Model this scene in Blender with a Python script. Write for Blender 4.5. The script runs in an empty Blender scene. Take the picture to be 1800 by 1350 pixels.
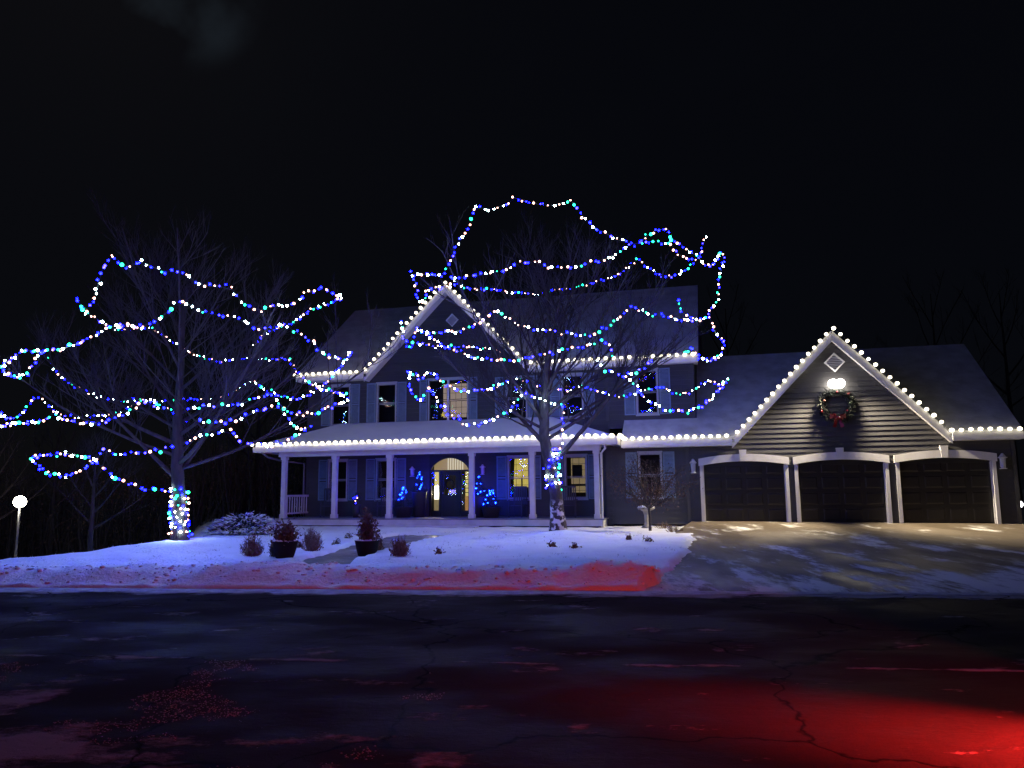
import bpy, math, random
from mathutils import Vector, Matrix, noise
random.seed(7)
PI = math.pi
sc = bpy.context.scene
COL = sc.collection

# ------------------------------------------------------------------ camera
EYE = 1.7; F = 1350.0; PITCH = math.atan(187/1350.0); ROLL = math.radians(.5); TH = math.radians(15)
cd = bpy.data.cameras.new('camera'); cam = bpy.data.objects.new('camera', cd); COL.objects.link(cam)
cd.sensor_width = 36; cd.lens = 36*F/1800; cd.clip_start = .05; cd.clip_end = 1500
cam.matrix_world = Matrix.Translation((0, 0, EYE)) @ Matrix.Rotation(PI/2+PITCH, 4, 'X') @ Matrix.Rotation(-ROLL, 4, 'Z')
sc.camera = cam
def ray(px, py):
    a = px-900; b = 675-py; c, s = math.cos(-ROLL), math.sin(-ROLL)
    x = a*c-b*s; z = a*s+b*c; cp, sp = math.cos(PITCH), math.sin(PITCH)
    return Vector((x, F*cp-z*sp, F*sp+z*cp))
# ------------------------------------------------------------------ night sky
w = bpy.data.worlds.new('World'); sc.world = w; w.use_nodes = True
nt = w.node_tree; nt.nodes.clear(); L = nt.links
out = nt.nodes.new('ShaderNodeOutputWorld')
sky = nt.nodes.new('ShaderNodeTexSky'); sky.sky_type = 'NISHITA'; sky.sun_disc = False
sky.sun_elevation = math.radians(38); sky.sun_rotation = math.radians(-30)
bg = nt.nodes.new('ShaderNodeBackground'); bg.inputs[1].default_value = .00012
L.new(sky.outputs[0], bg.inputs[0])
tc = nt.nodes.new('ShaderNodeTexCoord')
nz = nt.nodes.new('ShaderNodeTexNoise'); nz.inputs['Scale'].default_value = 4.5; nz.inputs['Detail'].default_value = 5
L.new(tc.outputs['Generated'], nz.inputs['Vector'])
rp = nt.nodes.new('ShaderNodeValToRGB'); rp.color_ramp.elements[0].position = .5; rp.color_ramp.elements[1].position = .78
L.new(nz.outputs[0], rp.inputs[0])
# the moon shines through thin cloud near this direction
dt = nt.nodes.new('ShaderNodeVectorMath'); dt.operation = 'DOT_PRODUCT'
dt.inputs[1].default_value = ray(305, -45).normalized()
L.new(tc.outputs['Generated'], dt.inputs[0])
mr = nt.nodes.new('ShaderNodeMapRange'); mr.interpolation_type = 'SMOOTHSTEP'
mr.inputs[1].default_value = .9945; mr.inputs[2].default_value = 1.0
L.new(dt.outputs['Value'], mr.inputs[0])
mm = nt.nodes.new('ShaderNodeMath'); mm.operation = 'MULTIPLY'
L.new(rp.outputs[0], mm.inputs[0]); L.new(mr.outputs[0], mm.inputs[1])
ad = nt.nodes.new('ShaderNodeMath'); ad.operation = 'MULTIPLY_ADD'; ad.inputs[1].default_value = .035
m3 = nt.nodes.new('ShaderNodeMath'); m3.operation = 'MULTIPLY'; m3.inputs[1].default_value = .0004
L.new(rp.outputs[0], m3.inputs[0]); L.new(mm.outputs[0], ad.inputs[0]); L.new(m3.outputs[0], ad.inputs[2])
bc = nt.nodes.new('ShaderNodeBackground'); bc.inputs[0].default_value = (.5, .75, 1, 1); L.new(ad.outputs[0], bc.inputs[1])
ash = nt.nodes.new('ShaderNodeAddShader'); L.new(bg.outputs[0], ash.inputs[0]); L.new(bc.outputs[0], ash.inputs[1])
b0 = nt.nodes.new('ShaderNodeBackground'); b0.inputs[0].default_value = (.0021, .0024, .0042, 1); b0.inputs[1].default_value = .6
as2 = nt.nodes.new('ShaderNodeAddShader'); L.new(ash.outputs[0], as2.inputs[0]); L.new(b0.outputs[0], as2.inputs[1])
L.new(as2.outputs[0], out.inputs[0])
# the moon
sd = bpy.data.lights.new('moon', 'SUN'); sd.energy = .008; sd.angle = math.radians(4); sd.color = (.72, .78, 1)
so = bpy.data.objects.new('moon', sd); COL.objects.link(so)
so.rotation_euler = (math.radians(40), math.radians(-18), math.radians(-25))
sc.view_settings.view_transform = 'Standard'; sc.view_settings.look = 'None'; sc.view_settings.gamma = 1
sc.view_settings.exposure = 0.15; sc.view_settings.use_curve_mapping = False
sc.render.engine = 'CYCLES'
cy = sc.cycles; cy.use_denoising = True; cy.max_bounces = 5; cy.diffuse_bounces = 2; cy.glossy_bounces = 3
cy.transparent_max_bounces = 12; cy.caustics_reflective = False; cy.caustics_refractive = False
cy.sample_clamp_indirect = 2.0; cy.use_light_tree = True

# ------------------------------------------------------------------ helpers
def ray(px, py):
    a = px-900; b = 675-py; c, s = math.cos(-ROLL), math.sin(-ROLL)
    x = a*c-b*s; z = a*s+b*c; cp, sp = math.cos(PITCH), math.sin(PITCH)
    return Vector((x, F*cp-z*sp, F*sp+z*cp))
def at(px, py, Y):
    d = ray(px, py); return d*(Y/d.y)+Vector((0, 0, EYE))
def uv2w(u, v): return (u*math.cos(TH)+v*math.sin(TH), -u*math.sin(TH)+v*math.cos(TH))
def w2uv(x, y): return (x*math.cos(TH)-y*math.sin(TH), x*math.sin(TH)+y*math.cos(TH))
def sst(a, b, x):
    t = max(0., min(1., (x-a)/(b-a))); return t*t*(3-2*t)
def fn(x, y, s, o=0): return noise.noise(Vector((x*s, y*s, o)))

class MB:
    def __init__(s): s.v = []; s.f = []
    def add(s, vs, fs):
        n = len(s.v); s.v += [tuple(p) for p in vs]; s.f += [tuple(i+n for i in f) for f in fs]; return s
    def box(s, x0, x1, y0, y1, z0, z1):
        return s.add([(x0,y0,z0),(x1,y0,z0),(x1,y1,z0),(x0,y1,z0),(x0,y0,z1),(x1,y0,z1),(x1,y1,z1),(x0,y1,z1)],
                     [(0,3,2,1),(4,5,6,7),(0,1,5,4),(1,2,6,5),(2,3,7,6),(3,0,4,7)])
    def hull8(s, a, b):  # two quads a (4) and b (4)
        return s.add(a+b, [(0,3,2,1),(4,5,6,7),(0,1,5,4),(1,2,6,5),(2,3,7,6),(3,0,4,7)])
    def prism(s, pts, d):  # polygon pts extruded by vector d
        n = len(pts); P = [Vector(p) for p in pts]; Q = [p+Vector(d) for p in P]
        return s.add(P+Q, [tuple(range(n))[::-1], tuple(range(n, 2*n))]+[(i, (i+1) % n, n+(i+1) % n, n+i) for i in range(n)])
    def tube(s, pts, rad, k=6, cap=True):
        pts = [Vector(p) for p in pts]; n = len(pts)
        if not hasattr(rad, '__len__'): rad = [rad]*n
        vs = []; ref = Vector((0.31, .2, 1)).normalized()
        for i, p in enumerate(pts):
            t = (pts[min(i+1, n-1)]-pts[max(i-1, 0)]).normalized()
            a = t.cross(ref)
            if a.length < .1: a = t.cross(Vector((1, 0, 0)))
            a.normalize(); b = t.cross(a)
            for j in range(k):
                q = 2*PI*j/k; vs.append(p+(a*math.cos(q)+b*math.sin(q))*rad[i])
        fs = [(i*k+j, i*k+(j+1) % k, (i+1)*k+(j+1) % k, (i+1)*k+j) for i in range(n-1) for j in range(k)]
        if cap: fs += [tuple(range(k))[::-1], tuple(range((n-1)*k, n*k))]
        return s.add(vs, fs)
    def lathe(s, prof, k=20, c=(0, 0, 0)):
        vs = [(c[0]+r*math.cos(2*PI*j/k), c[1]+r*math.sin(2*PI*j/k), c[2]+z) for r, z in prof for j in range(k)]
        n = len(prof)
        fs = [(i*k+j, i*k+(j+1) % k, (i+1)*k+(j+1) % k, (i+1)*k+j) for i in range(n-1) for j in range(k)]
        return s.add(vs, fs)
    def sphere(s, c, r, sub=1, sc3=(1, 1, 1), jit=0):
        V, Fc = ICO[sub]
        return s.add([(c[0]+p[0]*r*sc3[0]*(1+random.uniform(-jit, jit)), c[1]+p[1]*r*sc3[1]*(1+random.uniform(-jit, jit)), c[2]+p[2]*r*sc3[2]*(1+random.uniform(-jit, jit))) for p in V], Fc)
    def mesh(s, name, mat=None, smooth=False):
        m = bpy.data.meshes.new(name); m.from_pydata(s.v, [], s.f); m.update()
        if mat: m.materials.append(mat)
        if smooth: m.polygons.foreach_set('use_smooth', [True]*len(m.polygons))
        return m
    def build(s, name, mat, parent=None, smooth=False, **kw):
        return link(name, s.mesh(name, mat, smooth), parent, **kw)
def _ico():
    t = (1+5**.5)/2
    v = [Vector(p).normalized() for p in [(-1,t,0),(1,t,0),(-1,-t,0),(1,-t,0),(0,-1,t),(0,1,t),(0,-1,-t),(0,1,-t),(t,0,-1),(t,0,1),(-t,0,-1),(-t,0,1)]]
    f = [(0,11,5),(0,5,1),(0,1,7),(0,7,10),(0,10,11),(1,5,9),(5,11,4),(11,10,2),(10,7,6),(7,1,8),(3,9,4),(3,4,2),(3,2,6),(3,6,8),(3,8,9),(4,9,5),(2,4,11),(6,2,10),(8,6,7),(9,8,1)]
    res = [(v[:], f[:])]
    for _ in range(2):
        v = v[:]; nf = []; mid = {}
        def m(a, b):
            k = (min(a, b), max(a, b))
            if k not in mid: v.append((v[a]+v[b]).normalized()); mid[k] = len(v)-1
            return mid[k]
        for a, b, c in f:
            x, y, z = m(a, b), m(b, c), m(c, a); nf += [(a,x,z),(b,y,x),(c,z,y),(x,y,z)]
        f = nf; res.append((v[:], f[:]))
    return res
ICO = _ico()
def tag(o, label=None, cat=None, group=None, kind=None):
    if label: o['label'] = label
    if cat: o['category'] = cat
    if group: o['group'] = group
    if kind: o['kind'] = kind
    return o
def link(name, data, parent=None, loc=None, rot=None, scl=None, **kw):
    o = bpy.data.objects.new(name, data); COL.objects.link(o)
    if parent: o.parent = parent
    if loc is not None: o.location = loc
    if rot is not None: o.rotation_euler = rot
    if scl is not None: o.scale = scl
    return tag(o, **kw)
def thing(name, label, cat, loc=(0, 0, 0), rz=0, group=None):
    return link(name, None, loc=loc, rot=(0, 0, rz), label=label, cat=cat, group=group)
def copy_tree(o, parent=None):
    c = o.copy(); COL.objects.link(c); c.parent = parent
    for ch in list(o.children): copy_tree(ch, c)
    return c

# ------------------------------------------------------------------ materials
def mat(name, col, rough=.6, metal=0, var=0, vscale=6, bump=0, bscale=30, spec=.5, stretch=None, col2=None, obj=True, coat=0):
    m = bpy.data.materials.new(name); m.use_nodes = True; n = m.node_tree; b = n.nodes['Principled BSDF']
    b.inputs['Base Color'].default_value = (*col, 1); b.inputs['Roughness'].default_value = rough
    b.inputs['Metallic'].default_value = metal; b.inputs['Specular IOR Level'].default_value = spec
    b.inputs['Coat Weight'].default_value = coat
    if var or bump or col2:
        t = n.nodes.new('ShaderNodeTexCoord'); mp = n.nodes.new('ShaderNodeMapping')
        n.links.new(t.outputs['Object'], mp.inputs[0])
        if stretch: mp.inputs['Scale'].default_value = stretch
    if var or col2:
        z = n.nodes.new('ShaderNodeTexNoise'); z.inputs['Scale'].default_value = vscale; z.inputs['Detail'].default_value = 6
        n.links.new(mp.outputs[0], z.inputs['Vector'])
        r = n.nodes.new('ShaderNodeValToRGB'); r.color_ramp.elements[0].position = .35; r.color_ramp.elements[1].position = .65
        c2 = col2 or tuple(min(1, c*(1+var)) for c in col); c1 = col if col2 else tuple(c*(1-var) for c in col)
        r.color_ramp.elements[0].color = (*c1, 1); r.color_ramp.elements[1].color = (*c2, 1)
        n.links.new(z.outputs[0], r.inputs[0]); n.links.new(r.outputs[0], b.inputs['Base Color'])
    if bump:
        z2 = n.nodes.new('ShaderNodeTexNoise'); z2.inputs['Scale'].default_value = bscale; z2.inputs['Detail'].default_value = 5
        n.links.new(mp.outputs[0], z2.inputs['Vector'])
        bp = n.nodes.new('ShaderNodeBump'); bp.inputs['Strength'].default_value = bump; bp.inputs['Distance'].default_value = .03
        n.links.new(z2.outputs[0], bp.inputs['Height']); n.links.new(bp.outputs[0], b.inputs['Normal'])
    return m
def emit(name, col, s, base=None):
    m = bpy.data.materials.new(name); m.use_nodes = True; n = m.node_tree; b = n.nodes['Principled BSDF']
    b.inputs['Base Color'].default_value = (*(base or (.1, .1, .1)), 1); b.inputs['Roughness'].default_value = .4
    b.inputs['Emission Color'].default_value = (*col, 1); b.inputs['Emission Strength'].default_value = s
    return m
M = {}
M['siding'] = mat('siding', (.052, .051, .055), .55, var=.12, vscale=3, bump=.15, bscale=60, stretch=(.15, 1, 1))
M['trim'] = mat('trim', (.72, .71, .69), .5, var=.05, vscale=5)
M['shutter'] = mat('shutter', (.17, .24, .32), .5, var=.08)
M['wtrim'] = mat('window_trim', (.38, .40, .43), .5)
M['shingle'] = mat('shingle', (.05, .05, .055), .9, var=.2, vscale=20)
M['snow'] = mat('snow', (.80, .82, .86), .75, var=.05, vscale=1.4, bump=.9, bscale=13, spec=.3)
M['roofsnow'] = mat('roofsnow', (.80, .82, .86), .8, var=.04, vscale=1, bump=.25, bscale=5, spec=.25)
M['dark'] = mat('interior', (.02, .02, .025), .8)
M['door'] = mat('garage_door_paint', (.008, .006, .006), .5, var=.25, vscale=8)
M['fdoor'] = mat('front_door_paint', (.012, .012, .014), .4)
M['deck'] = mat('deck', (.20, .20, .22), .6, var=.2, vscale=6, stretch=(1, 8, 1))
M['skirt'] = mat('skirt', (.62, .62, .64), .6, var=.12, vscale=2.5, bump=.2)
M['bark'] = mat('bark', (.06, .05, .046), .9, var=.35, vscale=9, bump=.9, bscale=22, stretch=(1, 1, .3))
M['barksnow'] = mat('bark_snow', (.06, .05, .046), .9, var=.35, vscale=9, bump=.8, bscale=20, stretch=(1, 1, .5))
def _bark_low_snow():
    m = M['barksnow']; n = m.node_tree; b = n.nodes['Principled BSDF']; K = n.links
    t = n.nodes.new('ShaderNodeTexCoord'); sp = n.nodes.new('ShaderNodeSeparateXYZ'); K.new(t.outputs['Object'], sp.inputs[0])
    z = n.nodes.new('ShaderNodeTexNoise'); z.inputs['Scale'].default_value = 6; z.inputs['Detail'].default_value = 7; K.new(t.outputs['Object'], z.inputs['Vector'])
    r = n.nodes.new('ShaderNodeValToRGB'); r.color_ramp.elements[0].position = .50; r.color_ramp.elements[1].position = .56; K.new(z.outputs[0], r.inputs[0])
    h = n.nodes.new('ShaderNodeMapRange'); h.inputs[1].default_value = .95; h.inputs[2].default_value = .75; K.new(sp.outputs[2], h.inputs[0])
    x = n.nodes.new('ShaderNodeMath'); x.operation = 'MULTIPLY'; K.new(r.outputs[0], x.inputs[0]); K.new(h.outputs[0], x.inputs[1])
    old = b.inputs['Base Color'].links[0].from_socket; mx = n.nodes.new('ShaderNodeMix'); mx.data_type = 'RGBA'
    K.new(x.outputs[0], mx.inputs[0]); K.new(old, mx.inputs[6]); mx.inputs[7].default_value = (.7, .7, .74, 1); K.new(mx.outputs[2], b.inputs['Base Color'])
_bark_low_snow()
M['twig'] = mat('twig', (.042, .035, .032), .9)
M['bush'] = mat('bush_stems', (.17, .11, .08), .9)
M['sash'] = mat('sash', (.25, .25, .27), .5)
M['spout'] = mat('downspout', (.22, .22, .23), .5)
M['thinsnow'] = mat('thin_roof_snow', (.44, .44, .46), .8, col2=(.60, .61, .64), vscale=2.2, bump=.5, bscale=8, spec=.25)
M['brownleaf'] = mat('brown_leaf', (.10, .055, .04), .8, var=.4, vscale=5)
M['needle'] = mat('needle', (.018, .04, .022), .8, var=.4, vscale=12)
M['wreathgreen'] = mat('wreath_green', (.006, .011, .007), .8, var=.3, vscale=12)
M['pot'] = mat('pot', (.012, .010, .010), .85, spec=.2)
M['planter'] = mat('planter', (.05, .05, .06), .6)
M['stone'] = mat('stone', (.33, .31, .29), .8, var=.15, bump=.3)
M['metal'] = mat('metal', (.30, .30, .31), .45, .6)
M['black'] = mat('black', (.01, .01, .012), .5)
M['lglass'] = mat('lantern_glass', (.55, .58, .62), .25)
M['wire'] = mat('wire', (.01, .02, .012), .6)
M['bow'] = mat('bow', (.22, .004, .008), .35, var=.2, vscale=14, coat=.3)
M['chair'] = mat('chair', (.06, .06, .075), .6)
M['curtain'] = emit('glowing_curtain', (1, .76, .17), .62)  # curtain, room and hall surfaces carry the indoor light as emission
M['curtain2'] = emit('glowing_wall', (1, .72, .34), .24)
M['wallpaper'] = emit('glowing_room', (1, .74, .60), .34)
M['hall'] = emit('glowing_hall', (1, .80, .26), .85)
M['hall2'] = emit('glowing_hall_orange', (1, .50, .16), .42)
M['bulbhot'] = emit('hall_lamp', (1, .88, .55), 5)
M['itblue'] = emit('indoor_blue', (.02, .05, 1), 6); M['itwarm'] = emit('indoor_warm', (1, .9, .7), 3)
M['flood'] = emit('flood_lens', (1, .92, .78), 34)
M['globe'] = emit('lamp_globe', (1, .93, .75), 45)
M['lens_red'] = emit('tail_lens', (1, .03, .015), 85)
# LED colours
LED = {'blue': emit('led_blue', (.0007, .0010, 1), 150), 'cool': emit('led_white', (.66, .95, 1), 88), 'green': emit('led_green', (.012, 1, .40), 10),
       'warm': emit('led_amber', (1, .46, .34), 11), 'violet': emit('led_violet', (.010, .007, 1), 60)}
LEDB = emit('led_deep_blue', (.0012, .010, 1), 150)
CW = emit('roof_bulb', (1, .89, .64), 5.0)

def glass_mat():
    m = bpy.data.materials.new('window_glass'); m.use_nodes = True; n = m.node_tree; n.nodes.clear()
    o = n.nodes.new('ShaderNodeOutputMaterial'); g = n.nodes.new('ShaderNodeBsdfGlossy'); g.inputs['Roughness'].default_value = .015
    t = n.nodes.new('ShaderNodeBsdfTransparent'); t.inputs[0].default_value = (.86, .88, .88, 1)
    f = n.nodes.new('ShaderNodeFresnel'); f.inputs[0].default_value = 1.6
    a = n.nodes.new('ShaderNodeMath'); a.operation = 'MULTIPLY_ADD'; a.inputs[1].default_value = 1.0; a.inputs[2].default_value = .01
    tcx = n.nodes.new('ShaderNodeTexCoord'); z = n.nodes.new('ShaderNodeTexNoise'); z.inputs['Scale'].default_value = 5
    bp = n.nodes.new('ShaderNodeBump'); bp.inputs['Strength'].default_value = .25; bp.inputs['Distance'].default_value = .01
    n.links.new(tcx.outputs['Object'], z.inputs['Vector']); n.links.new(z.outputs[0], bp.inputs['Height']); n.links.new(bp.outputs[0], g.inputs['Normal'])
    x = n.nodes.new('ShaderNodeMixShader'); n.links.new(f.outputs[0], a.inputs[0]); n.links.new(a.outputs[0], x.inputs[0])
    n.links.new(t.outputs[0], x.inputs[1]); n.links.new(g.outputs[0], x.inputs[2]); n.links.new(x.outputs[0], o.inputs[0])
    return m
M['glass'] = glass_mat()

def ground_mat(name, base1, base2, snow, sn_lo, sn_hi, mscale, stretch, rot=0, r0=.12, r1=.5, wet=.5, bump=.25, zone=None, fine=2.0):
    """pavement with wet and dry areas and a broken film of snow and ice on it"""
    m = bpy.data.materials.new(name); m.use_nodes = True; n = m.node_tree; b = n.nodes['Principled BSDF']; K = n.links
    g = n.nodes.new('ShaderNodeNewGeometry')
    mp = n.nodes.new('ShaderNodeMapping'); mp.inputs['Rotation'].default_value = (0, 0, rot); mp.inputs['Scale'].default_value = stretch
    K.new(g.outputs['Position'], mp.inputs[0])
    def nzz(s, d, v, rough=.6):
        z = n.nodes.new('ShaderNodeTexNoise'); z.inputs['Scale'].default_value = s; z.inputs['Detail'].default_value = d
        z.inputs['Roughness'].default_value = rough; K.new(v, z.inputs['Vector']); return z.outputs[0]
    def ramp(a, p, q, c=(0, 0, 0), d=(1, 1, 1)):
        r = n.nodes.new('ShaderNodeValToRGB'); r.color_ramp.elements[0].position = p; r.color_ramp.elements[1].position = q
        r.color_ramp.elements[0].color = (*c, 1); r.color_ramp.elements[1].color = (*d, 1); K.new(a, r.inputs[0]); return r.outputs[0]
    def mth(op, a, bb, c=None):
        x = n.nodes.new('ShaderNodeMath'); x.operation = op
        for i, q in enumerate((a, bb, c)):
            if q is None: continue
            if isinstance(q, (int, float)): x.inputs[i].default_value = q
            else: K.new(q, x.inputs[i])
        return x.outputs[0]
    big = nzz(mscale, 8, mp.outputs[0], .62)
    fn_ = nzz(mscale*6, 6, mp.outputs[0], .7)
    k = mth('MULTIPLY_ADD', fn_, .25, big)
    if zone: k = mth('ADD', k, zone(n, K, g, mth))
    mask = ramp(k, sn_lo, sn_hi)
    asph = nzz(90, 3, g.outputs['Position'])
    wetn = nzz(.55, 4, mp.outputs[0])
    wetm = ramp(wetn, .42, .62)
    basec = ramp(mth('MULTIPLY_ADD', asph, .5, mth('MULTIPLY', wetn, .5)), .3, .7, base1, base2)
    mx = n.nodes.new('ShaderNodeMix'); mx.data_type = 'RGBA'; K.new(mask, mx.inputs[0]); K.new(basec, mx.inputs[6]); mx.inputs[7].default_value = (*snow, 1)
    K.new(mx.outputs[2], b.inputs['Base Color'])
    ro = n.nodes.new('ShaderNodeMapRange'); ro.inputs[3].default_value = r0; ro.inputs[4].default_value = r1; K.new(wetm, ro.inputs[0])
    r2 = mth('MULTIPLY_ADD', mask, .35, ro.outputs[0]); K.new(r2, b.inputs['Roughness'])
    b.inputs['Specular IOR Level'].default_value = wet
    if name == 'wet_asphalt':
        wv = n.nodes.new('ShaderNodeTexNoise'); wv.inputs['Scale'].default_value = 1.1; wv.inputs['Detail'].default_value = 5; K.new(g.outputs['Position'], wv.inputs['Vector'])
        va = n.nodes.new('ShaderNodeVectorMath'); va.operation = 'MULTIPLY_ADD'; K.new(wv.outputs[1], va.inputs[0]); va.inputs[1].default_value = (1.3, 1.3, 0); K.new(g.outputs['Position'], va.inputs[2])
        vo = n.nodes.new('ShaderNodeTexVoronoi'); vo.feature = 'DISTANCE_TO_EDGE'; vo.inputs['Scale'].default_value = .28; K.new(va.outputs[0], vo.inputs['Vector'])
        cr = ramp(vo.outputs['Distance'], .0015, .006)
        mc = n.nodes.new('ShaderNodeMix'); mc.data_type = 'RGBA'; K.new(cr, mc.inputs[0]); mc.inputs[6].default_value = (.003, .003, .003, 1); K.new(mx.outputs[2], mc.inputs[7]); K.new(mc.outputs[2], b.inputs['Base Color'])
    h = mth('MULTIPLY_ADD', mask, 1.2, mth('MULTIPLY_ADD', asph, .25, mth('MULTIPLY', fn_, .8)))
    bp = n.nodes.new('ShaderNodeBump'); bp.inputs['Strength'].default_value = bump; bp.inputs['Distance'].default_value = .02
    K.new(h, bp.inputs['Height']); K.new(bp.outputs[0], b.inputs['Normal'])
    return m
def YK(x): return 13.4-.109*x           # far edge of the road
def zone_apron(n, K, g, mth):           # more trodden snow where the pavement crosses the driveway
    s = n.nodes.new('ShaderNodeSeparateXYZ'); K.new(g.outputs['Position'], s.inputs[0])
    d = mth('SUBTRACT', mth('MULTIPLY_ADD', s.outputs[0], .109, s.outputs[1]), 13.4)
    t = n.nodes.new('ShaderNodeMapRange'); t.interpolation_type = 'SMOOTHSTEP'; K.new(d, t.inputs[0])
    t.inputs[1].default_value = 1.6; t.inputs[2].default_value = 3.8; t.inputs[3].default_value = .095; t.inputs[4].default_value = 0
    t3 = n.nodes.new('ShaderNodeMapRange'); K.new(d, t3.inputs[0]); t3.inputs[1].default_value = 7; t3.inputs[2].default_value = 12; t3.inputs[3].default_value = 0; t3.inputs[4].default_value = -.035
    return mth('ADD', t.outputs[0], t3.outputs[0])
def zone_road(n, K, g, mth):            # slush packed against the kerb and churned slush near the viewer
    s = n.nodes.new('ShaderNodeSeparateXYZ'); K.new(g.outputs['Position'], s.inputs[0])
    d = mth('SUBTRACT', 13.4, mth('MULTIPLY_ADD', s.outputs[0], .109, s.outputs[1]))
    t = n.nodes.new('ShaderNodeMapRange'); t.interpolation_type = 'SMOOTHSTEP'; K.new(d, t.inputs[0])
    t.inputs[1].default_value = .30; t.inputs[2].default_value = .85; t.inputs[3].default_value = .26; t.inputs[4].default_value = 0
    t2 = n.nodes.new('ShaderNodeMapRange'); t2.interpolation_type = 'SMOOTHSTEP'; K.new(mth('MULTIPLY_ADD', s.outputs[0], .62, s.outputs[1]), t2.inputs[0])
    t2.inputs[1].default_value = 2.6; t2.inputs[2].default_value = 6.0; t2.inputs[3].default_value = .19; t2.inputs[4].default_value = 0
    q = mth('SUBTRACT', d, 5.45); e = mth('POWER', 2.718, mth('MULTIPLY', mth('MULTIPLY', q, q), -260))
    return mth('ADD', mth('ADD', mth('ADD', t.outputs[0], -.05), t2.outputs[0]), mth('MULTIPLY', e, .14))
M['road'] = ground_mat('wet_asphalt', (.015, .0125, .011), (.042, .034, .029), (.30, .27, .26), .69, .80, 1.6, (.6, 1.0, 1), .12, r0=.5, r1=.95, wet=.012, bump=.8, zone=zone_road)
M['drive'] = ground_mat('driveway_concrete', (.105, .082, .056), (.18, .145, .105), (.70, .69, .66), .67, .77, .85, (1.5, .5, 1), .45, r0=.35, r1=.8, wet=.3, bump=.35, zone=zone_apron)
M['path'] = ground_mat('path_concrete', (.08, .08, .085), (.13, .13, .14), (.7, .7, .72), .74, .8, 2, (1, 1, 1), r0=.3, r1=.6)

# ------------------------------------------------------------------ ground
PATH = [(-4.15, 15.9), (-4.85, 16.6), (-4.35, 19.5), (-3.6, 24.3), (-1.6, 23.9), (-2.4, 21.5), (-3.3, 18.4), (-3.5, 16.6)]
def inpoly(x, y, poly):
    c = False; j = len(poly)-1
    for i in range(len(poly)):
        a, b = poly[i], poly[j]
        if (a[1] > y) != (b[1] > y) and x < (b[0]-a[0])*(y-a[1])/(b[1]-a[1])+a[0]: c = not c
        j = i
    return c
def xl(y):    # left edge of the driveway
    return 3.36+(y-15.9)*.288 if y > 15.9 else 3.36-(15.9-y)*.42
def xr(y): return 15.45+(y-24.3)*.2
def drive_z(x, y): return .03+.0405*max(0, y-YK(x))
def drive_in(x, y):
    j = .18*fn(x, y, .9, 3)+.09*fn(x, y, 3.1, 5)
    return sst(-.12, .12, x-xl(y)+j)*sst(-.15, .15, xr(y)-x+j)
def path_in(x, y):
    return 1. if inpoly(x+.10*fn(x, y, 1.5, 9), y+.1*fn(x, y, 1.5, 8), PATH) else 0.
def snow_z(x, y):
    d = y-YK(x)
    base = .06+.20*sst(0, 3.2, d)+.17*sst(2.5, 9, d)
    bank = (.20+.09*fn(x, y, .55, 1)+.05*fn(x, y, 2.2, 2))*sst(.05, .7, d)*(1-sst(.9, 1.9, d))
    bank += .11*math.exp(-((x-1.7)**2/.4+(d-.75)**2/.25))+.10*math.exp(-((x+5.1)**2/.6+(d-.8)**2/.3))
    rough = .05*fn(x, y, 2.6, 4)*(1-.7*sst(1.5, 4, d))+(.05*abs(fn(x, y, 4.6, 6))+.03*fn(x, y, 9, 16))*sst(.05, .4, d)*(1-.85*sst(1.5, 3, d))+.010*fn(x, y, 5, 11)+.030*fn(x, y, 1.3, 21)*sst(1.5, 3, d)+.03*min(0, fn(x, y, 3.3, 23)+.25)*sst(2, 3, d)
    z = base+bank+rough-.05*sst(1.7, 2.1, d)*(1-sst(2.8, 3.2, d))
    z += .17*math.exp(-((x-1.45)**2+(y-21.7)**2)/.8)+.15*math.exp(-((x+8.6)**2+(y-20.2)**2)/3.5)
    # falls away on the left
    dc = 6.9 if x > -8.2 else max(3.0, 6.9-1.15*(-8.2-x))
    wt = sst(.385, .47, -x/max(y, 1))
    z -= wt*.13*max(0, d-dc)*(1 if d-dc < 22 else 22/(d-dc))
    # gentle fall behind the house and to the far distance
    if y > 42: z -= 1.2*sst(42, 80, y)
    return z
def ground_z(x, y):
    z = snow_z(x, y); k = drive_in(x, y)
    if k > 0: z = z*(1-k)+(drive_z(x, y)-.12)*k
    u, v = w2uv(x, y)
    if v > 28.0 and -16 < u < 8.5 and v < 37: z = min(z, .2)
    return z-(.11*path_in(x, y))
def grid(xs, ys, zf, name, m, **kw):
    v = [(x, y(x) if callable(y) else y, 0) for y in ys for x in xs]
    v = [(a, b, zf(a, b)) for a, b, _ in v]; n = len(xs)
    f = [(j*n+i, j*n+i+1, (j+1)*n+i+1, (j+1)*n+i) for j in range(len(ys)-1) for i in range(n-1)]
    mb = MB(); mb.add(v, f); return mb.build(name, m, smooth=True, **kw)
def steps(a, b, s): n = max(1, int(round((b-a)/s))); return [a+(b-a)*i/n for i in range(n+1)]
xs = [-400, -200, -100, -60, -40, -30, -24]+steps(-20, -12, .4)[:-1]+steps(-12, 18, .11)+[19, 20, 22, 25, 30, 40, 60, 100, 200, 400]
offs = [0, .03]+steps(.08, 8, .085)[1:]+steps(8, 16, .16)[1:]+[17, 18, 20, 24, 30, 40, 60, 90, 150, 300, 600]
g = grid(xs, [(lambda x, d=d: YK(x)+d) for d in offs], lambda x, y: ground_z(x, y) if y-YK(x) > .02 else -.002, 'snowy_ground', M['snow'], kind='structure')
grid([-400, -100, -30, -12]+steps(-10, 14, 2)+[30, 100, 400], [-60, -20, 0]+[(lambda x, d=d: YK(x)-d) for d in (8, 5, 2.5, 1.2, 0)], lambda x, y: .0 if abs(x) > 390 else .0, 'road', M['road'], kind='structure')
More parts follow.
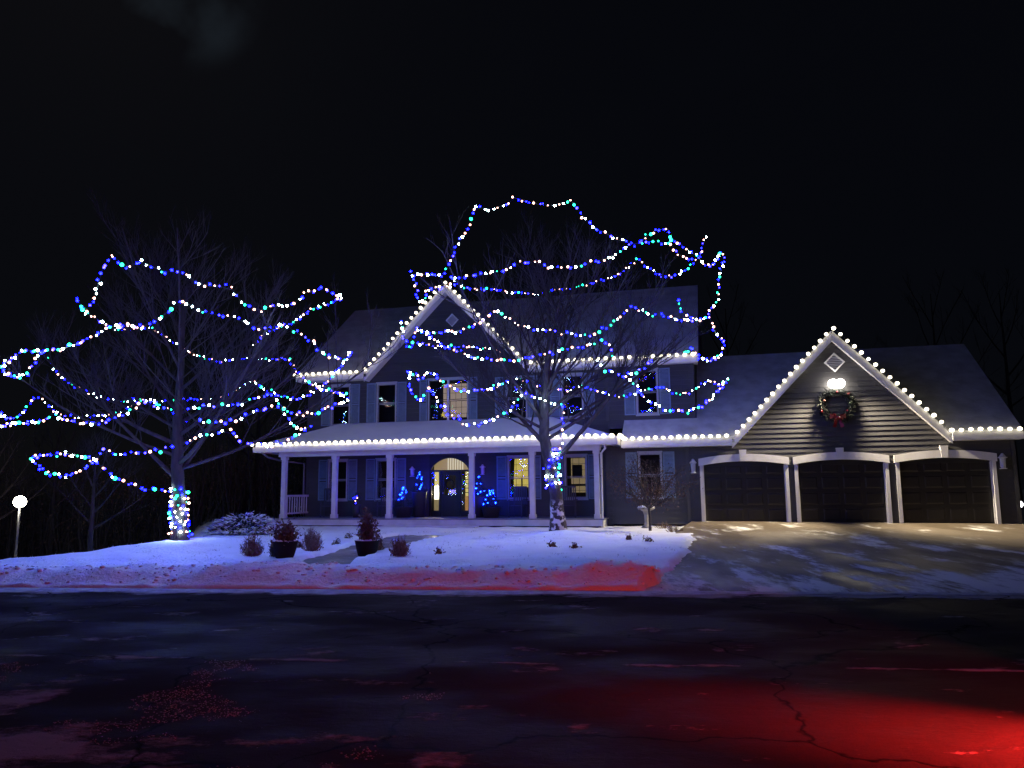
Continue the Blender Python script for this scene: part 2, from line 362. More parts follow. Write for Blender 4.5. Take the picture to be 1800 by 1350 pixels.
# driveway sheet
mb = MB(); n = 40; yy = [(lambda x, d=d: YK(x)+d) for d in [-.02]+steps(.3, 9, .3)]
vs = []; fs = []
rows = 60
for j in range(rows+1):
    for i in range(n+1):
        s = i/n; t = j/rows
        # from the road edge to the garage doors
        xg, yg = uv2w(-1.0+s*10.9, 27.55); xk = 1.3+s*15.5; yk = YK(xk)+.0
        x = xk+(xg-xk)*t; y = yk+(yg-yk)*t
        vs.append((x, y-(.03 if j == 0 else 0), drive_z(x, y)+.006*fn(x, y, 1.2) if j else .002))
for j in range(rows):
    for i in range(n): a = j*(n+1)+i; fs.append((a, a+1, a+n+2, a+n+1))
MB().add(vs, fs).build('driveway', M['drive'], smooth=True, kind='structure')
# packed slush left in the gutter, with a ragged edge towards the road
n_ = 420; gx = [-60+i*.5 for i in range(90)]+[-15+i*.08 for i in range(420)]+[18.6+i*.6 for i in range(70)]
def gutter_w(x): return max(.04, (.40+.16*fn(x, 0, .5, 41)+.22*fn(x, 0, 1.7, 42)+.08*fn(x, 0, 6, 43))*(1-.55*sst(1.5, 4, x)))
gv = []
for x in gx:
    w_ = gutter_w(x)
    for t_, z_ in ((-.06, .02), (.35, .022), (.8, .016), (1, .004)): gv.append((x, YK(x)-t_*w_, z_+.006*fn(x, t_, 5, 44)*(t_ < .9)))
gf = [(i*4+j, i*4+j+1, (i+1)*4+j+1, (i+1)*4+j) for i in range(len(gx)-1) for j in range(3)]
MB().add(gv, gf).build('gutter_slush', mat('slush', (.36, .36, .39), .7, var=.3, vscale=5, bump=.6, bscale=20), smooth=True, kind='structure')
# path sheet
pv = [(x, y, snow_z(x, y)-.075) for x in steps(-5.1, -1.4, .1) for y in steps(15.5, 24.6, .15)]
ny = len(steps(15.5, 24.6, .15)); nx = len(steps(-5.1, -1.4, .1))
pf = [(i*ny+j, (i+1)*ny+j, (i+1)*ny+j+1, i*ny+j+1) for i in range(nx-1) for j in range(ny-1)]
MB().add(pv, pf).build('path', M['path'], smooth=True, kind='structure')

# ------------------------------------------------------------------ house
HB = (-4.0, 28.0, .46)                                     # base point in house coordinates (u, v, z)
hx, hy = uv2w(HB[0], HB[1])
house = thing('house', 'two storey grey house with snowy roofs, a front porch and a three door garage wing', 'house', (hx, hy, HB[2]), -TH)
def each(name, m, bs):
    for b in bs: HM().box(*b).build(name, m)
class HM(MB):                                              # a mesh given in house coordinates
    def build(s, name, m, parent=house, smooth=False, **kw):
        s.v = [(a-HB[0], b-HB[1], c-HB[2]) for a, b, c in s.v]
        return MB.build(s, name, m, parent, smooth, **kw)
def hw(u, v, z): x, y = uv2w(u, v); return Vector((x, y, z))

OPEN = []      # openings (u0,u1,z0,z1) per wall plane
WIN = []
def boards(mb_or_list, u0f, u1f, v, z0, z1, pitch, holes, sink=.022):
    """lapped boards; u0f/u1f give the ends at a height; holes are cut out"""
    z = z0; out = []
    while z < z1-.02:
        zt = min(z+pitch, z1); a, b = u0f((z+zt)/2), u1f((z+zt)/2)
        if b-a > .05:
            seg = [(a, b)]
            for (h0, h1, k0, k1) in holes:
                if k0 < zt-.03 and k1 > z+.03:
                    ns = []
                    for p, q in seg:
                        if h1 <= p or h0 >= q: ns.append((p, q)); continue
                        if h0 > p: ns.append((p, h0))
                        if h1 < q: ns.append((h1, q))
                    seg = ns
            for p, q in seg:
                if q-p < .02: continue
                out.append(([(p, v-sink*1.5, z), (q, v-sink*1.5, z), (q, v+.02, z), (p, v+.02, z)], [(p, v-.004, zt), (q, v-.004, zt), (q, v+.02, zt), (p, v+.02, zt)]))
        z += pitch
    return out
# windows: (u0,u1,z0,z1,v,kind)
U1 = [(-15.28, -14.42), (-13.22, -12.46), (-7.86, -7.12), (-5.68, -4.96)]
WZ = (4.44, 5.98); LZ = (1.42, 2.92)
main_holes = []; wing_holes = []; right_holes = []
SPEC = []
for a, b in [(-15.25, -14.5), (-13.22, -12.46), (-7.8, -7.05), (-5.62, -4.88)]: SPEC.append((a, b, *WZ, 28.4, 'dark', True))
SPEC.append((-11.0, -9.42, 4.44, 6.04, 28.4, 'double', True))
SPEC.append((-2.78, -2.08, *WZ, 28.1, 'dark', True))
for a, b, k in [(-15.3, -14.55, 'dark'), (-13.2, -12.45, 'dark'), (-7.75, -6.98, 'curtain'), (-5.55, -4.8, 'lit')]: SPEC.append((a, b, *LZ, 28.4, k, True))
SPEC.append((-2.72, -1.99, 1.45, 2.92, 27.4, 'dim', True))
for s in SPEC:
    h = (s[0], s[1], s[2], s[3])
    (main_holes if s[4] == 28.4 else right_holes if s[4] == 28.1 else wing_holes).append(h)
main_holes.append((-10.98, -9.30, .5, 3.06))
GD = [(-.56, 2.11), (2.51, 5.18), (5.60, 8.27)]
for a, b in GD: wing_holes.append((a-.02, b+.02, .3, 2.62))
# gable lines
GA, GZ, GH = -10.2, 9.62, 3.3        # main gable apex u, apex z, half width
def gl(z): return -16.35 if z < 6.25 else GA-GH*(GZ-z)/(GZ-6.2)
def gr(z): return -3.9 if z < 6.25 else GA+GH*(GZ-z)/(GZ-6.2)
sid = HM()
for bb in boards(None, gl, gr, 28.4, .72, 9.55, .17, main_holes): sid.hull8(*bb)
for bb in boards(None, lambda z: -3.9, lambda z: -.75, 28.1, 3.9, 6.25, .17, right_holes): sid.hull8(*bb)
sid.build('siding', M['siding'], kind='stuff')
KA, KZ, KH = 3.80, 6.62, 3.25
def kl(z): return -3.88 if z < 3.25 else KA-KH*(KZ-z)/(KZ-3.2)
def kr(z): return 8.9 if z < 3.25 else KA+KH*(KZ-z)/(KZ-3.2)
low = HM()
for bb in boards(None, lambda z: -3.88, lambda z: 8.9, 27.4, .5, 3.22, .17, wing_holes): low.hull8(*bb)
low.build('siding', M['siding'], kind='stuff')
for bb in boards(None, kl, kr, 27.4, 3.22, 6.55, .165, []):
    HM().hull8(*bb).build('siding_board', M['siding'])
# side and back walls, interior backing
wl = HM()
wl.box(-16.35, -16.15, 28.38, 37.6, .4, 6.25).box(-.95, -.75, 28.08, 37.6, 3.0, 6.25).box(-16.35, -.75, 37.4, 37.6, .4, 6.25)
wl.box(8.7, 8.9, 27.39, 36.8, .4, 3.25).box(-3.9, -3.88+.02, 28.08, 28.4, 3.6, 6.25).box(-3.9, -3.7, 27.38, 28.39, .4, 3.4)
wl.prism([(8.7, 27.39, 3.25), (8.7, 36.8, 3.25), (8.7, 32.0, 6.85)], (.2, 0, 0))
wl.prism([(-.95, 28.2, 6.25), (-.95, 37.6, 6.25), (-.95, 33.0, 10.0)], (.2, 0, 0)).prism([(-16.35, 28.2, 6.25), (-16.35, 37.6, 6.25), (-16.35, 33.0, 10.0)], (.2, 0, 0))
wl.box(-.75, 8.9, 36.6, 36.8, .4, 3.25)
wl.build('wall', M['siding'])
ib = HM()
ib.box(-16.1, -3.95, 29.3, 29.4, .45, 6.2).box(-3.6, -.98, 29.0, 29.1, 3.3, 6.2).box(-3.6, -.8, 28.0, 28.05, .5, 3.1).box(-.8, 8.6, 27.75, 27.8, .4, 3.1)
ib.box(-16.1, -.98, 28.45, 29.3, 3.45, 3.6).box(-16.1, -3.95, 28.45, 29.3, .6, .7)
ib.build('interior_wall', M['dark'])
# corner boards
for u, v, z0, z1 in [(-16.36, 28.37, .7, 6.2), (-1.13, 27.36, .5, 3.2), (8.84, 27.36, .5, 3.2), (-3.95, 28.06, 4.2, 6.2)]: HM().box(u, u+.12, v-.005, v+.03, z0, z1).build('corner_board', M['siding'])

# porch: deck, skirt, ceiling, posts
HM().box(-16.45, -3.85, 26.28, 28.36, .68, .72).build('porch_floor', M['deck'])
each('porch_skirt', M['skirt'], [(-16.4, -3.9, 26.31, 26.37, .47, .676), (-16.4, -16.34, 26.38, 28.3, .3, .676), (-3.96, -3.9, 26.38, 28.3, .3, .676)])
HM().box(-16.38, -3.92, 26.38, 26.42, .2, .6).build('foundation', M['dark'])
HM().box(-11.9, -8.3, 25.80, 26.29, .25, .47).build('porch_step', M['skirt'])
HM().box(-17.0, -3.5, 26.25, 28.36, 3.25, 3.29).build('porch_ceiling', M['trim'])
HM().box(-16.4, -3.95, 26.36, 26.6, 3.05, 3.245).build('porch_beam', M['trim'])
post = None
for u in (-16.2, -14.05, -11.82, -8.62, -6.38, -4.1):
    if post is None:
        pm = HM(); pm.box(u-.085, u+.085, 26.4, 26.57, .86, 3.02).box(u-.11, u+.11, 26.375, 26.595, .722, .87).box(u-.11, u+.11, 26.37, 26.60, 2.94, 3.047)
        post = pm.build('porch_post', M['trim'])
    else:
        p = post.copy(); COL.objects.link(p); p.location = (u+16.2, 0, 0)
# railing on the left side of the porch (runs back from the corner post)
rail = HM(); rail.box(-16.25, -16.17, 26.6, 28.3, 1.52, 1.60).box(-16.24, -16.18, 26.6, 28.3, .86, .92)
railing = rail.build('railing', M['trim'])
bal = None
for k in range(9):
    v = 26.74+k*.18
    b = MB().box(-16.225-HB[0], -16.195-HB[0], v-HB[1], v+.03-HB[1], .92-HB[2], 1.52-HB[2])
    if bal is None: bal = b.build('baluster', M['trim'], railing)
    else: q = bal.copy(); COL.objects.link(q); q.location = (0, k*.18, 0)

# roofs ----------------------------------------------------------------
def slab(pts, th, mb):    # roof slope polygon with thickness downwards
    mb.prism(pts, (0, 0, -th)); return mb
def roofpart(name, polys, snow=.085, sm='thinsnow'):
    r = HM()
    for p in polys: slab(p, .12, r)
    o = r.build(name, M['shingle'])
    s = HM()
    for p in polys:
        c = Vector((sum(q[0] for q in p), sum(q[1] for q in p), sum(q[2] for q in p)))/len(p)
        q2 = [(a+(c[0]-a)*.004, b+(c[1]-b)*.004, z+.004) for a, b, z in p]
        s.prism(q2, (0, 0, snow))
    s.build('snow_cover', M[sm], o)
    return o
ef = 27.86; rs = (10.25-6.38)/(33.0-ef)
def mz(v): return 6.38+(v-ef)*rs
# main roof front slope, split round the gable
gy = ef+(9.72-6.38)/rs
roofpart('main_roof', [
    [(-16.65, ef, 6.38), (-13.55, ef, 6.38), (-10.2, gy, 9.72), (-10.2, 33.0, 10.25), (-16.65, 33.0, 10.25)],
    [(-6.85, ef, 6.38), (-.55, ef, 6.38), (-.55, 33.0, 10.25), (-10.2, 33.0, 10.25), (-10.2, gy, 9.72)],
    [(-16.65, 38.1, 6.38), (-16.65, 33.02, 10.25), (-.55, 33.02, 10.25), (-.55, 38.1, 6.38)]])
gs = (9.72-6.38)/3.35
gvf = 27.95
roofpart('gable_roof', [
    [(-13.58, gvf, 6.38), (-10.21, gvf, 9.74), (-10.21, gy, 9.74), (-13.58, ef+.02, 6.40)],
    [(-10.19, gvf, 9.74), (-6.82, gvf, 6.38), (-6.82, ef+.02, 6.40), (-10.19, gy, 9.74)]])
# porch roof (hipped)
pe, pt = 26.12, 28.36
roofpart('porch_roof', [
    [(-17.3, pe, 3.42), (-3.35, pe, 3.42), (-6.1, pt, 4.36), (-14.85, pt, 4.36)],
    [(-17.3, 28.7, 3.42), (-17.3, pe+.01, 3.42), (-14.87, pt, 4.36)],
    [(-3.34, pe+.01, 3.42), (-3.34, 27.3, 3.42), (-5.0, pt-.02, 4.02), (-6.08, pt, 4.36)]], sm='roofsnow')
# wing roof
we = 27.02; ws = (6.95-3.36)/(32.0-we)
def wz(v): return 3.36+(v-we)*ws
wgy = we+(6.78-3.36)/ws
vm = 28.06
roofpart('garage_roof', [
    [(-3.3, we, 3.36), (.52, we, 3.36), (3.80, wgy, 6.78), (3.80, 32, 6.95), (-.72, 32, 6.95), (-.72, vm, wz(vm)), (-3.3, vm, wz(vm))],
    [(7.05, we, 3.36), (9.12, we, 3.36), (9.12, 32, 6.95), (3.80, 32, 6.95), (3.80, wgy, 6.78)],
    [(-.7, 37.0, 3.36), (-.7, 32.02, 6.95), (9.12, 32.02, 6.95), (9.12, 37.0, 3.36)]])
roofpart('garage_gable_roof', [
    [(.49, we+.06, 3.36), (3.79, we+.06, 6.80), (3.79, wgy, 6.80), (.49, we+.02, 3.38)],
    [(3.81, we+.06, 6.80), (7.08, we+.06, 3.36), (7.08, we+.02, 3.38), (3.81, wgy, 6.80)]])
# fascias, rake boards and soffits
each('fascia', M['trim'], [(-16.62, -13.62, 27.80, 27.855, 6.18, 6.385), (-6.78, -.58, 27.80, 27.855, 6.18, 6.385), (-17.28, -3.37, 26.05, 26.11, 3.22, 3.43), (-17.34, -17.285, 26.05, 28.6, 3.22, 3.43),
    (-3.365, -3.31, 26.05, 26.94, 3.22, 3.43), (-3.3, .44, 26.95, 27.01, 3.14, 3.365), (7.13, 9.1, 26.95, 27.01, 3.14, 3.365)])
each('soffit', M['trim'], [(-16.6, -13.62, 27.86, 28.38, 6.18, 6.2), (-6.78, -.6, 27.86, 28.38, 6.18, 6.2), (-3.28, .44, 27.02, 27.37, 3.14, 3.16), (7.13, 9.08, 27.02, 27.37, 3.14, 3.16)])
def rake(au, az, fu, fz, v0, v1, h):    # sloping board from apex to foot
    m = HM(); m.hull8([(fu, v0, fz-h), (au, v0, az-h), (au, v1, az-h), (fu, v1, fz-h)], [(fu, v0, fz), (au, v0, az), (au, v1, az), (fu, v1, fz)])
    return m
for au, az, fu, fz, v in [(-10.2, 9.75, -13.62, 6.34, 27.89), (-10.2, 9.75, -6.78, 6.34, 27.89), (3.80, 6.81, .44, 3.32, 27.02), (3.80, 6.81, 7.13, 3.32, 27.02)]:
    rake(au, az, fu, fz, v, v+.05, .27).build('rake_board', M['trim'])
    rake(au, az-.19, fu, fz-.19, v+.055, (28.38 if v > 27.5 else 27.37), .03).build('soffit', M['trim'])

# windows -----------------------------------------------------------------
def shutter(u0, u1, z0, z1, v):
    m = HM(); t = .05; zm = (z0+z1)/2
    m.box(u0, u0+t, v-.055, v-.03, z0, z1).box(u1-t, u1, v-.055, v-.03, z0, z1)
    for a in (z0, zm-.03, z1-.06): m.box(u0+t, u1-t, v-.053, v-.03, a, a+.06)
    o = m.build('shutter', M['shutter'])
    l = HM(); z = z0+.08
    while z < z1-.09:
        if abs(z+.02-zm) > .06:
            l.hull8([(u0+t, v-.047, z), (u1-t, v-.047, z), (u1-t, v-.04, z), (u0+t, v-.04, z)], [(u0+t, v-.036, z+.035), (u1-t, v-.036, z+.035), (u1-t, v-.029, z+.035), (u0+t, v-.029, z+.035)])
        z += .045
    l2 = MB(); l2.v = [(a-HB[0], b-HB[1], c-HB[2]) for a, b, c in l.v]; l2.f = l.f
    l2.build('louvre_panel', M['shutter'], o, kind='stuff')
def sub(mb, name, m, parent, **kw):    # child mesh in house coordinates under a part
    mb.v = [(a-HB[0], b-HB[1], c-HB[2]) for a, b, c in mb.v]; return MB.build(mb, name, m, parent, **kw)
def window(u0, u1, z0, z1, v, kind, shut):
    m = HM(); t = .055
    m.box(u0-t, u0, v-.05, v+.02, z0-.05, z1+t).box(u1, u1+t, v-.05, v+.02, z0-.05, z1+t)
    m.box(u0-t-.02, u1+t+.02, v-.065, v+.02, z1+t+.001, z1+t+.05).box(u0, u1, v-.048, v+.02, z1, z1+t)
    m.box(u0-t-.02, u1+t+.02, v-.09, v+.02, z0-.10, z0-.051).box(u0, u1, v-.048, v+.02, z0-.05, z0)
    o = m.build('window', M['wtrim'])
    zm = (z0+z1)/2
    bays = [(u0, u1)] if kind != 'double' else [(u0, (u0+u1)/2-.04), ((u0+u1)/2+.04, u1)]
    if kind == 'double': sub(MB().box((u0+u1)/2-.04, (u0+u1)/2+.04, v-.048, v+.03, z0, z1), 'mullion', M['trim'], o)
    for a, b in bays:
        s = MB(); e = .028
        for p, q, vv in ((z0, zm-.012, v+.045), (zm+.012, z1, v+.02)):
            s.box(a, a+e, vv-.02, vv+.01, p, q).box(b-e, b, vv-.02, vv+.01, p, q).box(a+e, b-e, vv-.02, vv+.01, p, p+e).box(a+e, b-e, vv-.02, vv+.01, q-e, q)
        sub(s, 'sash', M['sash'] if kind != 'double' else M['black'], o)
        for p, q, vv in ((z0, zm-.012, v+.045), (zm+.012, z1, v+.02)):
            sub(MB().box(a+e, b-e, vv-.006, vv-.002, p+e, q-e), 'pane', M['glass'], o)
            g2 = MB(); nc = 3 if kind != 'double' else 3
            for k in range(1, nc): x = a+e+(b-a-2*e)*k/nc; g2.box(x-.007, x+.007, vv-.001, vv+.006, p+e, q-e)
            for k in range(1, 3): z = p+e+(q-p-2*e)*k/3; g2.box(a+e, b-e, vv+.0065, vv+.012, z-.007, z+.007)
            sub(g2, 'glazing_bars', M['black'], o, kind='stuff')
    if shut:
        w_ = .40 if kind != 'double' else .33
        for a, b in ((u0-t-.03-w_, u0-t-.03), (u1+t+.03, u1+t+.03+w_)): shutter(a, b, z0-.06, z1+.08, v)
    if kind == 'curtain':
        # pleated curtain behind the glass, emitting in place of room light
        c = MB(); n_ = 26; ca, cc = u0+.14, u1-.02
        top = [(ca+(cc-ca)*i/n_, v+.30+.025*math.sin(i*1.9), z1) for i in range(n_+1)]
        bot = [(ca-.05+(cc-ca+.05)*i/n_, v+.30+.03*math.sin(i*1.9), z0+.38) for i in range(n_+1)]
        c.add(top+bot, [(i, i+1, n_+2+i, n_+1+i) for i in range(n_)]); sub(c, 'curtain', M['curtain'], o)
        sub(MB().box(u0+.42, u0+.47, v+.18, v+.22, z0+.40, z0+.75).box(u0+.18, u1-.02, v+.15, v+.28, z0+.36, z0+.39), 'side_table', M['black'], o)
    if kind == 'lit':
        c = MB(); c.box(u0+.1, u1-.02, v+.5, v+.52, z0+.18, z1-.03); sub(c, 'room_wall', M['curtain2'], o)  # wall panel glows itself instead of being lit by a room lamp
        sub(MB().box(u0+.15, u1-.22, v+.44, v+.47, z0+.75, z1-.28), 'picture', M['dark'], o)
        sub(MB().box(u0+.1, u1-.02, v+.3, v+.42, z0+.42, z0+.5), 'shelf', M['black'], o)
    if kind == 'double':
        it = MB()
        for k in range(260):
            h_ = random.random(); rr = .22*(1-h_)*random.uniform(.3, 1); az = random.uniform(0, 6.28); c_ = Vector((u0+.2+rr*math.cos(az), v+.35+rr*math.sin(az)*.6, z0+.05+.75*h_)); it.add([c_, c_+Vector((.02, 0, .01)), c_+Vector((random.uniform(-.06, .06), 0, .05))], [(0, 1, 2)])
        sub(it, 'indoor_tree', M['needle'], o, kind='stuff')
        for mt_, n_ in ((M['itblue'], 9), (M['itwarm'], 6)):
            it = MB()
            for k in range(n_): h_ = random.random(); it.sphere((u0+.2+random.uniform(-.2, .2)*(1-h_), v+.2, z0+.08+.7*h_), .013, 0)
            sub(it, 'indoor_tree_lights', mt_, o, kind='stuff')
        st_ = [(u0+.44+math.cos(PI/2+k*PI/5)*(.11 if k % 2 == 0 else .045), v+.3, z0+.27+math.sin(PI/2+k*PI/5)*(.11 if k % 2 == 0 else .045)) for k in range(10)]
        sub(MB().prism(st_, (0, .02, 0)), 'star', emit('lit_star', (1, .75, .1), .8), o)
        sub(MB().box(u0+.32, u1, v+.7, v+.72, z0+.12, z1-.05), 'room_wall', M['wallpaper'], o)  # emissive panel, room light put into the wall colour
        sub(MB().box(u0+.30, u1, v+.5, v+.6, z0, z0+.16).box(u1-.2, u1-.06, v+.5, v+.6, z0+.16, z0+.34), 'furniture', M['dark'], o)
    if kind == 'dim':
        sub(MB().box(u0+.02, u1-.02, v+.4, v+.42, z0, z1), 'room_wall', mat('dim_room', (.05, .03, .025), .8), o)
    return o
for s in SPEC: window(*s)
# gable vents
for u, z, v, r in ((-10.05, 8.45, 28.4, .27), (3.87, 5.86, 27.4, .33)):
    m = HM(); t = .05
    for a, b in (((u-r, z), (u, z+r)), ((u, z+r), (u+r, z)), ((u+r, z), (u, z-r)), ((u, z-r), (u-r, z))):
        ia = (u+(a[0]-u)*.8, z+(a[1]-z)*.8); ib_ = (u+(b[0]-u)*.8, z+(b[1]-z)*.8)
        m.hull8([(a[0], v-.06, a[1]), (b[0], v-.06, b[1]), (b[0], v-.01, b[1]), (a[0], v-.01, a[1])], [(ia[0], v-.06, ia[1]), (ib_[0], v-.06, ib_[1]), (ib_[0], v-.01, ib_[1]), (ia[0], v-.01, ia[1])])
    vent = m.build('gable_vent', M['trim'])
    l = MB(); n_ = 9
    for k in range(n_):
        zz = z-r*.8+(k+.5)*2*r*.8/n_; hw_ = r*.8-abs(zz-z)
        l.hull8([(u-hw_, v-.055, zz-.02), (u+hw_, v-.055, zz-.02), (u+hw_, v-.045, zz-.02), (u-hw_, v-.045, zz-.02)], [(u-hw_, v-.03, zz+.015), (u+hw_, v-.03, zz+.015), (u+hw_, v-.02, zz+.015), (u-hw_, v-.02, zz+.015)])
    sub(l, 'louvres', M['trim'], vent, kind='stuff')
# front entry ----------------------------------------------------------------
V = 28.4
def arch(u0, u1, zs, h, n=18): return [(u0+(u1-u0)*i/n, zs+h*math.sin(PI*i/n)**.62) for i in range(n+1)]
de = HM()
de.box(-10.98, -10.93, V-.04, V+.06, .73, 2.45).box(-9.35, -9.30, V-.04, V+.06, .73, 2.45)
de.box(-10.56, -10.46, V-.035, V+.06, .73, 2.45).box(-9.80, -9.70, V-.035, V+.06, .73, 2.45).box(-10.98, -9.30, V-.045, V+.06, 2.451, 2.51)
oa = arch(-10.98, -9.30, 2.51, .52); ia = arch(-10.92, -9.36, 2.51, .46)
for i in range(18):
    a, b, c, d = oa[i], oa[i+1], ia[i+1], ia[i]
    de.hull8([(a[0], V-.04, a[1]), (b[0], V-.04, b[1]), (b[0], V+.06, b[1]), (a[0], V+.06, a[1])], [(d[0], V-.04, d[1]), (c[0], V-.04, c[1]), (c[0], V+.06, c[1]), (d[0], V+.06, d[1])])
    # wall infill between the arch and the square hole
    de.hull8([(a[0], V-.02, a[1]), (b[0], V-.02, b[1]), (b[0], V+.02, b[1]), (a[0], V+.02, a[1])], [(a[0], V-.02, 3.08), (b[0], V-.02, 3.08), (b[0], V+.02, 3.08), (a[0], V+.02, 3.08)])
entry = de.build('door_surround', M['fdoor'])
fd = HM().box(-10.455, -9.805, V+.0, V+.045, .74, 1.55).box(-10.455, -10.36, V, V+.045, 1.55, 2.44).box(-9.90, -9.805, V, V+.045, 1.55, 2.44).box(-10.36, -9.90, V, V+.045, 2.30, 2.44)
front_door = fd.build('front_door', M['fdoor'])
sub(MB().box(-10.36, -9.90, V+.02, V+.025, 1.55, 2.30), 'door_glass', M['glass'], front_door)
sub(MB().box(-10.38, -9.88, V-.012, V-.001, 1.0, 1.4).box(-10.34, -9.92, V-.02, V-.012, 1.04, 1.36), 'door_panel', M['fdoor'], front_door)
sub(MB().sphere((-10.40-0, V-.05, 1.62), .028, 1), 'door_handle', M['metal'], front_door)
for u0, u1, mt in ((-10.93, -10.56, 'hall'), (-9.70, -9.35, 'hall2')):
    sl = HM().box(u0, u1, V+.01, V+.03, .73, .95).box(u0, u0+.04, V+.01, V+.03, .95, 2.45).box(u1-.04, u1, V+.01, V+.03, .95, 2.45)
    o = sl.build('sidelight', M['fdoor'])
    sub(MB().box(u0+.04, u1-.04, V+.015, V+.02, .95, 2.45), 'pane', M['glass'], o)
# hallway seen through the glass; its walls and ceiling emit the room light themselves
def hallpiece(name, m, *b): return HM().box(*b).build(name, m)
hallpiece('hall_wall', M['hall'], -11.0, -10.62, 29.0, 29.02, 1.55, 2.45)
hallpiece('hall_wall', M['hall2'], -9.72, -9.3, 29.0, 29.02, .8, 1.5)
hallpiece('hall_wall', M['curtain2'], -10.98, -10.62, 28.9, 28.92, .75, 1.5)
hallpiece('hall_wall', M['hall'], -9.72, -9.3, 29.05, 29.07, 1.5, 2.45)
hallpiece('hall_ceiling', M['curtain2'], -11.0, -9.25, 28.95, 28.97, 2.5, 3.05)
hs = HM()
for k in range(7): hs.box(-10.38+k*.10, -10.34+k*.10, 28.8, 28.83, 2.52, 3.0)
hs.build('stair_balusters', emit('glowing_spindle', (1, .92, .7), .55), kind='stuff')  # spindles emit, standing for lamplight falling on them
hs = HM()
for k in range(7): hs.box(-10.33+k*.065, -10.30+k*.065, 28.8, 28.82, 1.6, 1.72+.02*(k % 3))
hs.build('candle_row', emit('candle_lamp', (1, .85, .45), .7), kind='stuff')
ss = HM()
for k in range(5): ss.box(-9.72, -9.32, 28.9, 28.93, 1.62+k*.17, 1.65+k*.17)
ss.build('shelf_row', M['dark'], kind='stuff')
HM().box(-10.86, -10.63, 28.62, 28.75, 1.38, 1.9).build('hall_lamp', M['bulbhot'])
pl = bpy.data.lights.new('hall_light', 'POINT'); pl.energy = 40; pl.color = (1, .8, .45); pl.shadow_soft_size = .1
plo = bpy.data.objects.new('hall_light', pl); COL.objects.link(plo); plo.location = hw(-10.75, 28.55, 1.6)

# wall lanterns (parts of the house)
def lantern(u, v, z, s=1):
    m = HM(); m.box(u-.04*s, u+.04*s, v-.03, v, z-.1*s, z+.1*s).box(u-.015, u+.015, v-.11, v-.03, z+.12*s, z+.14*s)
    m.prism([(u-.09*s, v-.20, z+.12*s), (u+.09*s, v-.20, z+.12*s), (u+.09*s, v-.04, z+.12*s), (u-.09*s, v-.04, z+.12*s)], (0, 0, .03))
    m.lathe([(.02*s, .24*s), (.085*s, .15*s)], 8, (u, v-.12, z)).box(u-.07*s, u+.07*s, v-.19, v-.05, z-.15*s, z-.13*s)
    o = m.build('wall_lantern', M['trim'])
    sub(MB().lathe([(.055*s, -.13*s), (.075*s, .12*s)], 8, (u, v-.12, z)), 'lantern_glass', M['lglass'], o)
lantern(-11.66, 28.38, 2.42); lantern(-8.77, 28.38, 2.46); lantern(-.88, 27.38, 2.42, 1.25); lantern(8.55, 27.38, 2.42, 1.25)
# downspouts
def spout(pts):
    HM().tube(pts, .04, 8).build('downspout', M['spout' if pts[0][0] < -10 else 'trim'], smooth=True)
spout([(-17.0, 26.15, 3.22), (-16.95, 26.5, 3.05), (-16.75, 27.3, 2.93), (-16.42, 28.3, 2.86), (-16.42, 28.32, .8)])
spout([(-3.75, 26.15, 3.22), (-3.75, 26.2, 3.1), (-3.92, 26.42, 2.95), (-3.94, 26.45, .55), (-3.94, 26.3, .48)])

# garage doors -----------------------------------------------------------------
for (a, b) in GD:
    g_ = HM(); vv = 27.50
    for k in range(4): z0 = .56+k*.52; g_.box(a-.03, b+.03, vv, vv+.05, z0+.004, z0+.516)
    gd = g_.build('garage_door', M['door'])
    n_ = 4; wd = (b-a)/n_; first = None
    for r in range(4):
        for c in range(n_):
            x0 = a+c*wd+.07; z0 = .56+r*.52+.07
            if first is None:
                first = sub(MB().hull8([(x0, vv, z0), (x0+wd-.14, vv, z0), (x0+wd-.14, vv, z0+.38), (x0, vv, z0+.38)][::-1], [(x0+.04, vv-.010, z0+.04), (x0+wd-.18, vv-.010, z0+.04), (x0+wd-.18, vv-.010, z0+.34), (x0+.04, vv-.010, z0+.34)][::-1]), 'panel', M['door'], gd)
            else:
                q = first.copy(); COL.objects.link(q); q.location = (c*wd, 0, r*.52)
    HM().box(a-.105, a, 27.32, 27.42, .54, 2.58).box(a, a+.03, 27.42, 27.5, .54, 2.5).build('door_jamb', M['trim'])
    HM().box(b, b+.105, 27.32, 27.42, .54, 2.58).box(b-.03, b, 27.42, 27.5, .54, 2.5).build('door_jamb', M['trim'])
    hd = HM(); n2 = 20; A, B = a-.14, b+.14
    def zt(x): q = (x-(a+b)/2)/((B-A)/2); return 2.86-.14*q*q
    for i in range(n2):
        x0 = A+(B-A)*i/n2; x1 = A+(B-A)*(i+1)/n2
        fl = lambda x: zt(x)-.245
        hd.hull8([(x0, 27.29, fl(x0)), (x1, 27.29, fl(x1)), (x1, 27.42, fl(x1)), (x0, 27.42, fl(x0))], [(x0, 27.29, zt(x0)), (x1, 27.29, zt(x1)), (x1, 27.42, zt(x1)), (x0, 27.42, zt(x0))])
    he = hd.build('door_head', M['trim'])
    c = (a+b)/2
    sub(MB().prism([(c-.09, 27.26, 2.62), (c+.09, 27.26, 2.62), (c+.12, 27.26, 3.0), (c-.12, 27.26, 3.0)], (0, .14, 0)), 'keystone', M['trim'], he)
    HM().box(a-.02, b+.02, 27.45, 27.6, 2.45, 2.9).build('door_lintel', M['black'])

